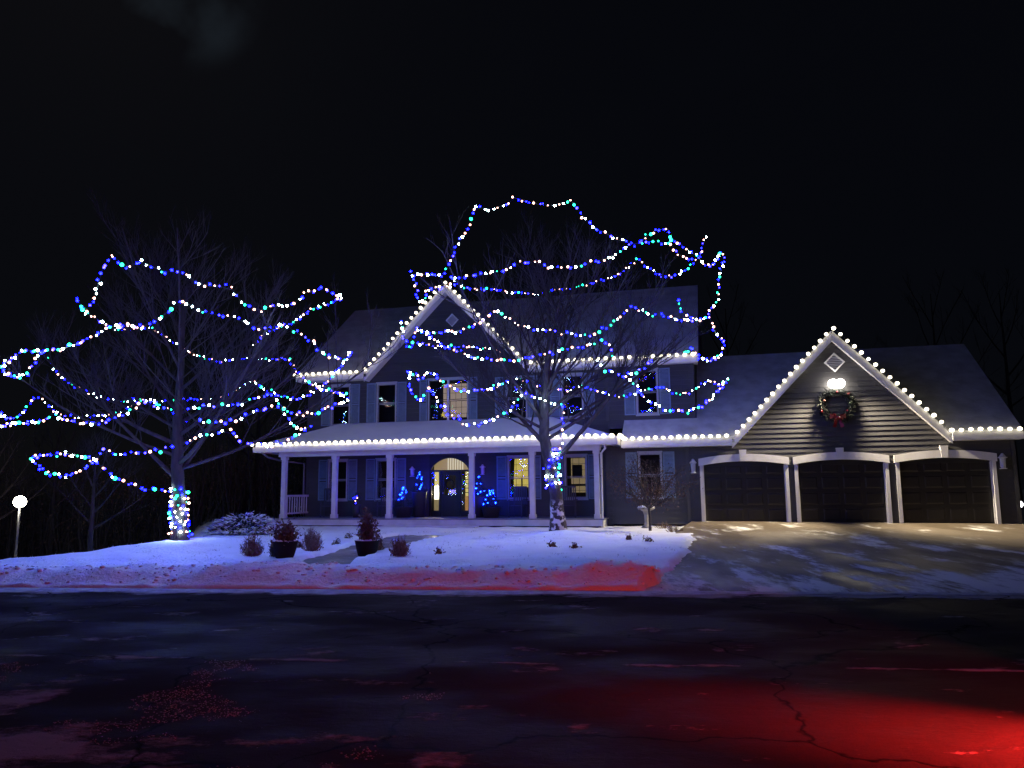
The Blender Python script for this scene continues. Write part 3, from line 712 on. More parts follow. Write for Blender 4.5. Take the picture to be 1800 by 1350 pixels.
# flood light under the garage vent
fl = thing('flood_light', 'glaring twin flood light on the garage gable above the wreath', 'flood light', hw(3.86, 27.36, 5.13), -TH)
MB().box(-.07, .07, -.04, 0, -.07, .07).tube([(0, -.03, 0), (-.13, -.14, .02)], .02, 6).tube([(0, -.03, 0), (.13, -.14, .02)], .02, 6).build('bracket', M['metal'], fl)
for s in (-1, 1):
    h = MB().lathe([(.03, .13), (.07, .10), (.11, .0), (.115, -.02)], 14).build('lamp_head', M['metal'], fl, smooth=True)
    h.location = (s*.08, -.20, 0); h.rotation_euler = (math.radians(-28), math.radians(-s*22), 0)
    MB().sphere((0, 0, -.03), .175, 2, (1, 1, .8)).build('lens', M['flood'], h, smooth=True)
for s, e in ((-1, 330), (1, 330)):
    ld = bpy.data.lights.new('flood_beam', 'SPOT'); ld.energy = e*17; ld.color = (1, .84, .58); ld.spot_size = math.radians(82); ld.spot_blend = 1; ld.shadow_soft_size = .12
    lo = bpy.data.objects.new('flood_beam', ld); COL.objects.link(lo); p = hw(3.86+s*.16, 27.0, 5.2); lo.location = p
    t = hw(3.86+s*3.6, 25.4, .5); lo.rotation_euler = (t-p).to_track_quat('-Z', 'Y').to_euler()

# wreaths ------------------------------------------------------------------
def wreath(name, label, u, v, z, R, r, bow, n=420):
    t = thing(name, label, 'wreath', hw(u, v, z), -TH)
    m = MB()
    for i in range(n):
        a = random.uniform(0, 2*PI); b = random.uniform(-.4, PI+.4); rr = r*random.uniform(.45, 1)
        c = Vector(((R+rr*math.cos(b)*.9)*math.cos(a), -rr*max(.1, math.sin(b))*.9, (R+rr*math.cos(b)*.9)*math.sin(a)))
        d = Vector((math.cos(a+random.uniform(-1, 1.6)), -random.uniform(.2, .9), math.sin(a+random.uniform(-1, 1.6)))).normalized()*r*random.uniform(.5, .9)
        s = Vector((random.uniform(-1, 1), random.uniform(-1, 1), random.uniform(-1, 1))).normalized()*r*.11
        m.add([c-s, c+s, c+d], [(0, 1, 2)])
    m.tube([(R*math.cos(2*PI*i/24), -r*.35, R*math.sin(2*PI*i/24)) for i in range(25)], r*.42, 6, False)
    m.build('greenery', M['wreathgreen'], t)
    if bow:
        b = MB(); s = R*.55
        for k in (-1, 1):
            b.add([(0, -r-.02, -R), (k*s, -r-.10, -R+s*.55), (k*s*1.05, -r-.02, -R-s*.15), (k*s*.5, -r-.16, -R+s*.12), (k*s*.3, -r-.12, -R+s*.4)], [(0, 3, 1), (0, 2, 3), (3, 2, 1), (0, 1, 4), (0, 4, 3)])
            b.add([(0, -r-.04, -R), (k*s*.25, -r-.05, -R), (k*s*.75, -r-.08, -R-s*1.25), (k*s*.28, -r-.04, -R-s*1.35)], [(0, 1, 2, 3)])
        b.sphere((0, -r-.1, -R), s*.24, 1, jit=.1)
        for k in range(9): b.sphere((random.uniform(-1, 1)*s*.55, -r-random.uniform(.06, .16), -R+random.uniform(-.5, .45)*s), s*.17, 1, jit=.15)
        b.build('bow', M['bow'], t)
    return t
wg = wreath('wreath', 'large evergreen wreath with a red bow under the garage flood light', 3.83, 27.33, 4.42, .44, .16, True, 900)
for k in range(9):
    a = 2*PI*k/9+random.uniform(-.1, .1); b = MB().sphere((0, 0, 0), .035, 1).build('bauble', M['bow'] if k % 3 else M['needle'], wg, smooth=True); rr = .44+random.uniform(-.09, .1)
    b.location = (rr*math.cos(a), -.15, rr*math.sin(a))
wreath('door_wreath', 'dark wreath hanging on the front door glass', -10.13, 28.36, 1.95, .17, .07, False, 260)

# ------------------------------------------------------------------ trees
class Tree:
    def __init__(s, seed): s.r = random.Random(seed); s.limbs = []; s.tw = MB()
    def curve(s, p, d, ln, r0, r1, n, wob, lift):
        pts = [p.copy()]; rad = [r0]; d = d.normalized(); st = ln/n
        for i in range(n):
            d = (d+Vector((s.r.uniform(-1, 1), s.r.uniform(-1, 1), s.r.uniform(-.6, .6)))*wob+Vector((0, 0, lift))).normalized()
            p = p+d*st; pts.append(p); t = (i+1)/n; rad.append(r0+(r1-r0)*t)
        return pts, rad, d
    def twigs(s, pts, rad, n, ln, lvl, lift=.05, inside=None):
        for _ in range(n):
            t = s.r.uniform(.18, 1)**.9*(len(pts)-1.001); i = int(t); f = t-i
            p = pts[i].lerp(pts[i+1], f); d0 = (pts[i+1]-pts[i]).normalized()
            sd = Vector((s.r.gauss(0, 1), s.r.gauss(0, 1), s.r.gauss(.25, .7))).normalized()
            d = (d0*.95+sd*.75+Vector((0, 0, .22))).normalized()
            l = ln*s.r.uniform(.5, 1.25)*(1-.45*t/len(pts)); r0 = min(rad[i]*.6, .013 if lvl == 2 else .0065)
            q, rr, _ = s.curve(p, d, l, r0, r0*.4, 5 if lvl == 2 else 4, .13, lift)
            s.tw.tube(q, rr, 4 if lvl == 2 else 3, False)
            if lvl > 1: s.twigs(q, rr, s.r.randint(5, 8), l*.55, lvl-1, lift)
def limb_obj(pts, rad, parent, org, name='limb'):
    return MB().tube([p-org for p in pts], rad, 9).build(name, M['bark'], parent, smooth=True)
def big_tree(label, trunk, rad, limbs, seed, group, ntw, twl, sides, trunk_mat='bark', cat='tree', name='bare_tree'):
    """trunk: world points; limbs: (start index on trunk float, direction, length, base radius)"""
    T = Tree(seed); org = trunk[0].copy()
    t = thing(name, label, cat, org, 0, group)
    # smooth trunk
    tp, tr_ = [], []
    for i in range(len(trunk)-1):
        for k in range(4):
            f = k/4; tp.append(trunk[i].lerp(trunk[i+1], f)+Vector((T.r.uniform(-.012, .012), T.r.uniform(-.012, .012), 0))); tr_.append(rad[i]*(1-f)+rad[i+1]*f)
    tp.append(trunk[-1]); tr_.append(rad[-1])
    tp[0] = tp[0]-Vector((0, 0, .35)); tr_[0] *= 1.35; tr_[1] *= 1.12
    MB().tube([p-org for p in tp], tr_, 14).build('trunk', M[trunk_mat], t, smooth=True)
    for (ti, d, ln, r0) in limbs:
        i = min(int(ti), len(trunk)-2); p = trunk[i].lerp(trunk[i+1], ti-i)
        pts, rr, _ = T.curve(p, Vector(d), ln, r0, .012, 9, .07, .055)
        limb_obj(pts, rr, t, org)
        sb = MB()
        for k in range(sides):
            q = T.r.uniform(1.2, 7.9); j = int(q); pp = pts[j].lerp(pts[j+1], q-j); d0 = (pts[j+1]-pts[j]).normalized()
            az = T.r.uniform(0, 2*PI); sdv = Vector((math.cos(az), math.sin(az), T.r.uniform(-.3, .8)))
            l2 = ln*T.r.uniform(.30, .55)*(1-.05*q)
            p2, r2, _ = T.curve(pp, (d0*.8+sdv*.8), l2, rr[j]*.5, .007, 7, .08, .05)
            sb.tube([x-org for x in p2], r2, 5, False)
            T.twigs(p2, r2, ntw, twl, 2)
        T.twigs(pts[3:], rr[3:], ntw, twl, 2)
        sb.build('branches', M['twig'], t, smooth=True, kind='stuff')
    T.tw.v = [tuple(Vector(p)-org) for p in T.tw.v]
    T.tw.build('twigs', M['twig'], t, kind='stuff')
    print(label[:20], len(T.tw.f))
    return t
def ring(n, el0, el1, ln, r, t0, t1, seed, sx=1, sy=1, bx=0):
    R = random.Random(seed); out = []
    for k in range(n):
        a = 2*PI*(k+.3*R.random())/n*1.0+k*2.4; e = math.radians(el0+(el1-el0)*((k*.618) % 1))
        tt = t0+(t1-t0)*((k*.618) % 1); ln_ = ln*(1.12-.62*((k*.618) % 1)); out.append((tt, (math.cos(a)*math.cos(e)*sx+bx, math.sin(a)*math.cos(e)*sy, math.sin(e)), ln_*(.85+.3*R.random()), r*(1.1-.5*((k*.618) % 1))*(.8+.4*R.random())))
    return out
CY, LY = 22.0, 20.4
ctr = [at(981, 937, CY), at(978, 870, CY), at(966, 815, CY), at(957, 770, CY), at(957, 720, CY), at(961, 660, CY), at(966, 590, CY+.1), at(962, 500, CY+.2)]
cr = [.23, .175, .175, .155, .125, .10, .075, .04]
cl = [(1.9, (.72, -.15, .62), 4.6, .085), (2.7, (-.62, .2, .75), 3.2, .075), (3.2, (.92, -.05, .38), 4.8, .05), (3.8, (.85, .1, .62), 4.4, .045), (3.3, (-.9, -.1, .42), 4.0, .045), (4.3, (.8, -.3, .8), 4.2, .04)]+ring(13, 32, 74, 5.0, .055, 2.9, 6.3, 3, 1.15, .8, .10)
big_tree('bare maple wound with coloured lights in front of the porch', ctr, cr, cl, 11, 'bare maples hung with lights', 8, 1.05, 9, 'barksnow')
ltr = [at(316, 950, LY), at(314, 880, LY), at(312, 820, LY), at(312, 760, LY), at(314, 700, LY), at(318, 640, LY), at(322, 570, LY), at(330, 500, LY)]
lr = [.21, .175, .155, .13, .10, .08, .06, .03]
ll = [(1.6, (-.75, -.1, .62), 4.0, .06), (1.75, (.55, .1, .8), 3.2, .05), (1.5, (-.4, .5, .8), 3.0, .05), (2.3, (-.95, -.1, .26), 5.0, .045), (3.1, (-.9, .1, .48), 4.6, .04), (2.6, (.92, -.1, .34), 4.4, .045), (3.5, (.85, .1, .5), 4.2, .04)]+ring(15, 16, 66, 5.2, .050, 1.9, 6.0, 8, 1.25, .8, -.05)
big_tree('bare maple strung with coloured lights left of the house', ltr, lr, ll, 5, 'bare maples hung with lights', 8, 1.05, 9)

# ------------------------------------------------------------------ light strings
BM = {k: MB().sphere((0, 0, 0), 1, 1).mesh('bulb_'+k, m, True) for k, m in LED.items()}
BMW = MB().sphere((0, 0, 0), 1, 1).mesh('roof_bulb', CW, True)
BMB = MB().sphere((0, 0, 0), 1, 1).mesh('deep_blue_bulb', LEDB, True)
def resample(pts, step):
    out = [pts[0]]; acc = 0
    for a, b in zip(pts, pts[1:]):
        l = (b-a).length; t = step-acc
        while t <= l: out.append(a.lerp(b, t/l)); t += step
        acc = l-(t-step)
    return out
def smooth(pts, it=2):
    for _ in range(it):
        q = [pts[0]]
        for a, b in zip(pts, pts[1:]): q += [a.lerp(b, .25), a.lerp(b, .75)]
        q.append(pts[-1]); pts = q
    return pts
NB = 0
def strand(label, pts, group, step=.115, r=.0255, rnd=None, pattern=None):
    global NB
    R = random.Random(len(label)*7+len(pts)); org = pts[0].copy()
    t = thing('light_string', label, 'string lights', org, 0, group)
    MB().tube([p-org for p in resample(pts, .25)], .006, 3, False).build('wire', M['wire'], t)
    cols = ['blue', 'cool', 'green', 'blue', 'warm', 'violet', 'blue', 'warm', 'cool']
    for i, p in enumerate(resample(pts, step)):
        c = cols[i % 9] if R.random() < .6 else R.choice(cols)
        s = r*R.uniform(.6, 1.2)*(1.35 if c == 'green' and R.random() < .5 else 1)
        j = Vector((R.uniform(-.04, .04), R.uniform(-.04, .04), R.uniform(-.045, .045)))
        link('bulb', BM[c], t, loc=p-org+j, scl=(s, s, s)); NB += 1
    return t
def depth(px, py, xc, half, Y0, R, sign):
    q = max(-1, min(1, (px-xc)/half)); return Y0+sign*R*math.sqrt(max(0, 1-q*q))*.92
def px_string(label, pts, sign, tree, tfm, flip=None, **kw):
    (ox, oy, k) = tfm; W = []
    xc, half, Y0, R, grp = tree
    for a, b in pts:
        px, py = ox+a*k, oy+b*k; W.append(at(px, py, depth(px, py, xc, half, Y0, R, sign)))
    return strand(label, smooth(W, 2), grp, **kw)
LT = (308, 325, LY, 4.3, 'coloured light strings on the bare maples'); CT = (985, 300, CY, 3.9, 'coloured light strings on the bare maples')
TA = (0, 400, .35556); TB = (690, 320, .33889); TC = (850, 480, .25); TD = (500, 480, .22222)
for lab, sg, P in [
 ('coloured light string along the upper left outline of the left maple', -1, [(375,350),(395,380),(425,415),(455,370),(485,290),(500,220),(525,170),(555,125),(580,165),(610,192),(650,198),(695,160),(720,178),(770,205),(850,222),(890,218),(960,265),(1020,285),(1075,300),(1110,290),(1150,300),(1170,345),(1215,380),(1250,402),(1310,412),(1350,380),(1400,390),(1450,385),(1480,350),(1500,320),(1550,315),(1600,300),(1640,325),(1690,345)]),
 ('light string running back from the top right tip of the left maple', 1, [(1690,345),(1640,375),(1580,390),(1530,405),(1490,440),(1450,475),(1410,475),(1370,500),(1320,520),(1290,545),(1250,580),(1262,602)]),
 ('peaked light string across the upper middle of the left maple', -1, [(410,410),(460,435),(500,470),(545,490),(610,485),(680,490),(740,480),(800,440),(850,400),(890,350),(940,385),(990,410),(1060,435),(1140,435),(1200,465),(1250,490),(1330,500),(1400,475),(1450,510),(1500,540),(1545,560),(1580,605),(1620,640),(1680,655),(1730,640),(1735,610)]),
 ('long light string slanting down right across the left maple to the roof corner', 1, [(545,498),(610,505),(740,490),(800,530),(860,570),(930,610),(1010,645),(1070,662),(1150,662),(1220,640),(1290,655),(1350,655),(1430,640),(1455,690),(1480,730),(1530,765),(1580,795),(1640,810),(1720,830)]),
 ('light string dipping in shallow waves below the roof corner on the left maple', 1, [(1735,610),(1700,670),(1660,720),(1620,765),(1570,795),(1540,820),(1470,850),(1400,840),(1340,810),(1300,790),(1255,755),(1220,765),(1180,800),(1110,830),(1050,845),(990,848),(930,848)]),
 ('light string looping round the far left branches of the left maple', -1, [(30,720),(80,742),(130,730),(155,690),(180,640),(210,615),(145,610),(110,600),(80,640),(30,660),(2,690),(30,720)]),
 ('light string rising from the far left loop of the left maple', -1, [(200,612),(250,610),(330,595),(410,560),(490,520),(545,492),(600,480),(680,492)]),
 ('deep sagging light string under the far left loop of the left maple', 1, [(210,615),(235,640),(270,700),(310,745),(370,790),(440,820),(510,845),(570,855),(630,855),(690,850),(740,855),(800,860),(870,853),(930,848)]),
 ('light string with a peak at the mid left edge of the left maple', 1, [(0,920),(30,940),(70,945),(100,915),(140,880),(180,835),(220,855),(255,895),(300,930),(360,935),(430,935),(500,935),(600,915),(650,880),(720,850),(780,870),(850,910),(900,950),(930,960)]),
 ('light string waving across the mid left front of the left maple', -1, [(0,980),(60,975),(110,960),(170,965),(230,945),(265,905),(290,930),(330,955),(380,968),(440,970),(500,960),(560,945),(620,920),(670,890),(720,860),(760,885),(820,905)]),
 ('light string ending in a loop before the first upstairs window', -1, [(930,900),(980,890),(1020,888),(1080,880),(1150,880),(1200,870),(1260,845),(1310,825),(1340,815),(1380,870),(1410,905),(1470,920),(1530,925),(1590,910),(1650,880),(1720,850),(1725,820)]),
 ('light string zigzagging down to the porch roof edge from the left maple', -1, [(980,960),(1040,970),(1100,965),(1160,955),(1220,930),(1290,905),(1350,885),(1400,900),(1430,950),(1460,990),(1500,1005),(1550,975)]),
 ('low light string between the left maple trunk and the porch roof corner', -1, [(1500,1010),(1450,1045),(1400,1065),(1340,1075),(1270,1080),(1220,1070),(1170,1040),(1120,995),(1070,1015),(1000,1030),(950,1055),(910,1072)]),
 ('lowest light string of the left maple with a leaf shaped loop', -1, [(840,1090),(780,1105),(700,1112),(640,1108),(580,1118),(540,1107),(510,1100),(480,1145),(430,1185),(380,1215),(310,1232),(240,1215),(190,1180),(155,1150),(160,1130),(210,1130),(270,1122),(320,1115),(380,1125),(440,1135),(480,1160),(510,1190),(560,1235),(620,1265),(680,1280),(740,1300),(810,1300),(835,1296)]),
]: px_string(lab, P, sg, LT, TA)
for lab, sg, tf, P in [
 ('light string tracing the left side and domed top of the maple by the porch', -1, TB, [(115,480),(170,478),(200,485),(240,492),(270,470),(295,430),(310,395),(325,340),(345,300),(375,280),(390,235),(405,200),(415,155),(420,135),(470,132),(500,145),(545,128),(580,125),(610,100),(620,78),(655,93),(700,95),(730,115),(790,118),(850,120),(890,105),(918,88),(945,115),(985,175),(1020,210),(1060,245),(1105,260),(1145,298),(1190,300),(1240,325),(1290,318),(1320,305),(1370,308),(1410,320),(1445,315),(1470,370),(1500,385),(1560,400)]),
 ('light string with a spike on the upper right shoulder of the porch maple', -1, TB, [(1290,310),(1320,275),(1360,250),(1400,242),(1437,245),(1435,265),(1445,310),(1470,300),(1500,330),(1550,365),(1590,390),(1610,330),(1625,285)]),
 ('light string hanging down the right edge of the porch maple', -1, TB, [(1590,395),(1620,435),(1660,435),(1690,390),(1700,355),(1718,380),(1715,420),(1700,470),(1690,520),(1685,575),(1690,615),(1660,650),(1640,690),(1655,730),(1670,780),(1700,815),(1722,820),(1712,880),(1690,910),(1650,930),(1600,920),(1570,880),(1550,860),(1500,885)]),
 ('upper light string waving across the crown of the porch maple', -1, TB, [(310,500),(380,490),(440,485),(500,475),(560,462),(620,440),(670,412),(740,412),(790,435),(850,445),(910,440),(980,437),(1040,408),(1100,400),(1150,385),(1200,345),(1240,325)]),
 ('long light string behind the crown of the porch maple above the gable tip', 1, TB, [(310,500),(340,520),(360,545),(440,560),(500,550),(560,568),(620,570),(700,582),(770,578),(840,550),(890,558),(960,545),(1040,525),(1110,503),(1170,483),(1240,430),(1275,390),(1310,440),(1370,475),(1410,495),(1470,485),(1540,440),(1590,390)]),
 ('tangled light string at the upper left tip beside the house gable', -1, TB, [(100,470),(120,520),(125,580),(130,630),(160,625),(180,600),(165,560),(215,555),(280,540),(330,530)]),
 ('short hooked light string before the right end of the upper roof', -1, TB, [(1485,605),(1490,650),(1510,685),(1560,710),(1610,715),(1650,690)]),
 ('light string from the left gable edge to the snowy upper roof', -1, TB, [(40,720),(50,760),(60,810),(75,860),(100,860),(115,800),(120,760),(180,780),(250,780),(320,780),(380,762),(440,735),(490,700),(535,658),(580,700),(650,735),(700,760),(770,770),(840,775),(910,790),(970,790),(1030,795),(1070,775),(1130,745),(1190,700),(1220,655),(1243,640),(1290,675),(1340,690),(1410,690),(1480,712),(1540,715),(1600,715)]),
 ('sagging light string across the gable wall and upper eave', -1, TB, [(120,760),(170,790),(200,810),(260,850),(320,870),(370,890),(440,912),(500,922),(560,930),(620,930),(680,920),(730,912),(780,895),(840,885),(900,865),(960,850),(1020,850),(1075,820),(1080,800),(1105,845),(1135,870),(1140,900)]),
 ('short level light string across the lower gable wall', 1, TB, [(130,835),(170,845),(230,858),(300,850),(380,855),(440,865),(500,860),(560,885)]),
 ('light string sweeping below the upper windows at the right of the porch maple', -1, TC, [(810,625),(840,680),(880,695),(930,710),(975,720),(1010,745),(1040,775),(1075,800),(1110,830),(1120,860),(1150,885),(1200,925),(1260,955),(1320,972),(1380,970),(1430,975),(1480,965),(1540,935),(1590,895),(1620,850),(1680,805),(1720,740)]),
 ('short light string rising to the right upper eave', -1, TC, [(1020,715),(1060,700),(1100,685),(1140,650),(1180,610)]),
 ('light string dipping beside the last upstairs window', 1, TC, [(1110,830),(1150,825),(1200,805),(1260,808),(1310,835),(1380,850),(1440,845),(1500,810),(1550,765),(1600,745),(1640,800),(1690,770)]),
 ('light string level with the middle of the upstairs windows behind the trunk', 1, TC, [(0,828),(60,812),(110,785),(180,760),(235,742),(320,775),(380,790),(425,808),(490,825),(560,825),(620,823),(660,805),(705,790),(750,825),(830,845),(930,863),(1000,865),(1060,850),(1110,830)]),
 ('heart shaped loop of lights sagging below the lit double window', -1, TD, [(975,790),(1000,810),(980,860),(1000,920),(1030,975),(1070,1000),(1120,965),(1140,900),(1180,960),(1230,1030),(1280,1090),(1350,1155),(1420,1190),(1500,1205),(1580,1200),(1650,1165),(1720,1130),(1780,1085),(1830,1060)]),
 ('light string draped across the top of the lit double window', -1, TD, [(975,790),(1040,805),(1060,840),(1100,820),(1130,770),(1180,790),(1230,850),(1300,900),(1360,915),(1430,930),(1500,925),(1580,935),(1650,910),(1710,880),(1780,855)]),
]: px_string(lab, P, sg, CT, tf, step=.12)
# strings down and round the trunks
W = [at(850+a*.25, 480+b*.25, CY-.45-(.6 if a < 540 else 0)*0) for a, b in [(205,950),(230,890),(270,850),(300,845),(340,870),(390,885),(440,885),(490,915),(550,915),(570,930),(560,1000),(560,1060),(560,1120),(555,1180),(545,1230),(530,1275)]]
strand('light string dropping straight down beside the porch maple trunk', smooth(W, 2), CT[4], step=.15)
def wrap(label, pts, rads, turns, n, grp, **kw):
    W = []
    for i in range(n+1):
        t = i/n; q = t*(len(pts)-1.0001); j = int(q); c = pts[j].lerp(pts[j+1], q-j); r = rads[j]*(1-q+j)+rads[j+1]*(q-j)+.035; a = 2*PI*turns*t
        W.append(c+Vector((math.cos(a)*r, math.sin(a)*r, 0)))
    return strand(label, W, grp, **kw)
wrap('light string wound tightly round the porch maple trunk', [at(975, 862, CY), at(970, 835, CY), at(972, 808, CY), at(980, 788, CY)], [.18, .18, .17, .12], 5.5, 110, CT[4], step=.14, r=.032)
wrap('light string wound tightly round the left maple trunk', [at(317, 942, LY), at(315, 900, LY), at(313, 858, LY)], [.205, .19, .175], 9, 170, LT[4], step=.15, r=.028)
# cool white roof bulbs
RG = 'white bulb strings along the roof edges'
def roof_string(label, pts, n, sx=1.0, r=.064):
    W = [hw(*p) for p in pts]; tot = sum((b-a).length for a, b in zip(W, W[1:])); org = W[0].copy()
    t = thing('light_string', label, 'string lights', org, 0, RG)
    MB().tube([p-org for p in W], .008, 4, False).build('wire', M['wire'], t)
    for i, p in enumerate(resample(W, tot/(n-.5))):
        k = random.uniform(.9, 1.12)*r; b = link('bulb', BMW, t, loc=p-org+Vector((0, 0, random.uniform(-.012, .012))), scl=(k*sx, k, k*.92)); b.rotation_euler = (0, 0, -TH)
roof_string('white bulbs along the whole porch roof edge', [(-17.35, 26.0, 3.53), (-3.35, 26.0, 3.53)], 52, 1.3)
roof_string('white bulbs stepping back from the porch corner to the garage wing', [(-3.22, 26.05, 3.53), (-3.2, 26.9, 3.46)], 5, 1.0, .07)
roof_string('white bulbs on the short upper eave at the left house corner', [(-16.66, 27.76, 6.47), (-13.75, 27.76, 6.47)], 11, 1.2)
roof_string('white bulbs up the left slope of the house gable', [(-13.55, 27.84, 6.56), (-10.3, 27.84, 9.80)], 17)
roof_string('white bulbs down the right slope of the house gable', [(-10.15, 27.84, 9.86), (-6.95, 27.84, 6.56)], 17)
roof_string('white bulbs along the upper eave right of the porch maple', [(-6.7, 27.76, 6.47), (-.6, 27.76, 6.47)], 22, 1.1)
roof_string('white bulbs along the low eave between porch and garage gable', [(-3.15, 26.9, 3.46), (.4, 26.9, 3.46)], 14, 1.2)
roof_string('white bulbs up the left slope of the garage gable', [(.62, 26.97, 3.58), (3.72, 26.97, 6.86)], 16)
roof_string('white bulbs down the right slope of the garage gable', [(3.86, 26.97, 6.94), (6.95, 26.97, 3.62)], 16)
roof_string('white bulbs along the eave at the right end of the garage', [(7.1, 26.9, 3.46), (9.12, 26.9, 3.46)], 8, 1.15)
print('bulbs', NB)

# ------------------------------------------------------------------ porch things
def pot_tree(label, u, v, zb, zt, w_, pot_h, n, seed):
    R = random.Random(seed); t = thing('potted_tree', label, 'potted tree', hw(u, v, .722), -TH, 'small blue lit trees on the porch')
    a = zb-.722; b = zt-.722
    MB().lathe([(0, 0), (w_*.32, .0), (w_*.42, a*.95), (w_*.46, a), (w_*.40, a-.02), (0, a-.03)], 14).build('pot', M['planter'], t, smooth=True)
    m = MB(); m.tube([(0, 0, a-.05), (0, 0, b-.02)], [.02, .005], 5)
    for i in range(520):
        h = R.random()**1.3; rr = w_*.5*(1-h)*R.uniform(.35, 1); az = R.uniform(0, 2*PI); c = Vector((rr*math.cos(az), rr*math.sin(az), a+(b-a)*h))
        d = Vector((math.cos(az), math.sin(az), R.uniform(-.1, .6)))*R.uniform(.05, .12); s = Vector((R.uniform(-1, 1), R.uniform(-1, 1), R.uniform(-1, 1)))*.012
        m.add([c-s, c+s, c+d], [(0, 1, 2)])
    m.build('foliage', M['needle'], t)
    for i in range(n):
        h = R.random()**1.1*.97; rr = w_*.5*(1-h)*R.uniform(.6, 1)+.01; az = R.uniform(-PI, 0)
        if i % 4 == 0: az = -az
        s = R.uniform(.014, .026); link('bulb', BMB, t, loc=(rr*math.cos(az), rr*math.sin(az), a+.03+(b-a)*h), scl=(s, s, s))
pot_tree('blue lit tree in the tall planter beside the left sidelight', -11.12, 27.7, 1.68, 2.42, .66, 1, 13, 1)
pot_tree('blue lit tree low down, farthest from the door on the sidelight side', -11.62, 27.35, 1.12, 1.85, .82, 1, 13, 2)
pot_tree('blue lit tree right behind the post beside the front door', -8.70, 27.6, 1.50, 2.20, .70, 1, 11, 3)
pot_tree('blue lit tree in a low pot left of the yellow curtained window', -8.12, 27.2, 1.10, 1.80, .84, 1, 15, 4)
tp = thing('potted_plant', 'small potted plant with a few violet lights between the two left porch windows', 'potted plant', hw(-13.55, 27.3, .722), -TH)
MB().lathe([(0, 0), (.12, 0), (.17, .5), (.15, .5), (0, .48)], 12).build('pot', M['planter'], tp, smooth=True)
m = MB()
for i in range(160):
    c = Vector((random.gauss(0, .07), random.gauss(0, .07), random.uniform(.5, .9))); m.add([c, c+Vector((.02, 0, .01)), c+Vector((random.uniform(-.05, .05), random.uniform(-.05, .05), .08))], [(0, 1, 2)])
m.build('foliage', M['needle'], tp)
for i in range(6): link('bulb', BM[['violet', 'warm', 'blue'][i % 3]], tp, loc=(random.uniform(-.09, .09), -.1, random.uniform(.52, .9)), scl=(.018,)*3)
def chair(label, u, v, rz):
    t = thing('porch_chair', label, 'chair', hw(u, v, .722), -TH+rz, 'chairs on the porch')
    def P(name, *bs, par=t):
        m = MB()
        for b in bs: m.box(*b)
        return m.build(name, M['chair'], par)
    seat = P('seat', (-.27, .27, -.25, .25, .40, .43)); bk = MB()
    bkf = P('backrest', (-.27, -.23, .25, .29, .43, 1.12), (.23, .27, .25, .29, .43, 1.12), (-.23, .23, .255, .285, 1.06, 1.13), (-.23, .23, .255, .285, .48, .52))
    sl = None
    for k in range(6):
        x = -.20+k*.072
        if sl is None: sl = MB().box(x, x+.045, .26, .275, .52, 1.06).build('slat', M['chair'], bkf)
        else: q = sl.copy(); COL.objects.link(q); q.location = (k*.072, 0, 0)
    for sx in (-1, 1):
        P('armrest', (sx*.29-.04, sx*.29+.04, -.27, .27, .62, .645))
        for sy in (-.24, .22): P('leg', (sx*.25-.022, sx*.25+.022, sy, sy+.045, 0, .62 if sy < 0 else .43))
chair('dark slatted chair in front of the second porch window from the railing', -12.55, 27.75, .1)
chair('dark slatted chair below the yellow curtained window', -7.25, 27.7, -.15)
chair('dark slatted chair below the lit window nearest the downspout', -5.35, 27.7, .12)
chair('dark slatted chair nearest the porch railing', -14.95, 27.7, .2)
rug = HM()

# ------------------------------------------------------------------ garden
def gz(x, y): return ground_z(x, y)
def P2(px, py, z): d = ray(px, py); return d*((z-EYE)/d.z)+Vector((0, 0, EYE))
def on_ground(px, py):
    z = .35
    for _ in range(12): p = P2(px, py, z); z = gz(p.x, p.y)
    p.z = gz(p.x, p.y); return p
def bush(label, px, py, wpx, hpx, n, seed, m='twig', leaf=0, name='bush', cat='bush', group=None):
    R = random.Random(seed); p = on_ground(px, py); k = p.y/F; w_ = wpx*k; h = hpx*k
    t = thing(name, label, cat, p, 0, group); b = MB(); lf = MB()
    for i in range(n):
        az = R.uniform(0, 2*PI); tilt = R.random()**.7; r1 = w_*.5*tilt; hh = h*math.sqrt(max(.12, 1-tilt**2))*R.uniform(.6, 1.22)
        q = Vector((math.cos(az)*r1, math.sin(az)*r1, hh)); a = Vector((math.cos(az)*.04, math.sin(az)*.04, -.05)); c = a.lerp(q, .5)+Vector((math.cos(az), math.sin(az), 0))*r1*.18
        b.tube([a, c, q], [.008, .006, .0025], 3, False)
        for _ in range(3):
            e = c.lerp(q, R.uniform(0, .9)); b.tube([e, e+Vector((R.uniform(-1, 1), R.uniform(-1, 1), R.uniform(.2, 1.2)))*h*.18], [.004, .002], 3, False)
        if leaf:
            for _ in range(leaf):
                e = a.lerp(q, R.uniform(.3, 1))+Vector((R.gauss(0, 1), R.gauss(0, 1), R.gauss(0, 1)))*.04; s = .03
                d = [Vector((R.uniform(-s, s), R.uniform(-s, s), R.uniform(-s, s))) for _ in range(4)]
                lf.add([e+d[0], e+d[1], e+d[2], e+d[3]], [(0, 1, 2), (0, 2, 3)])
    b.build('stems', M['bush'], t, kind='stuff')
    if leaf: lf.build('leaves', M['brownleaf'], t, kind='stuff')
    return t
bush('round bare bush farthest left on the lawn', 442, 977, 44, 34, 130, 1, 'bush', 1, group='round bare bushes')
bush('round bare bush between the two planters', 548, 968, 40, 36, 130, 2, 'bush', 1, group='round bare bushes')
bush('round bare bush just right of the path planter', 703, 978, 42, 30, 120, 3, 'bush', 2, group='round bare bushes')
bush('low leafy tuft hugging the left planter', 483, 979, 22, 28, 60, 4, 'brownleaf', 5, name='shrub', cat='shrub')
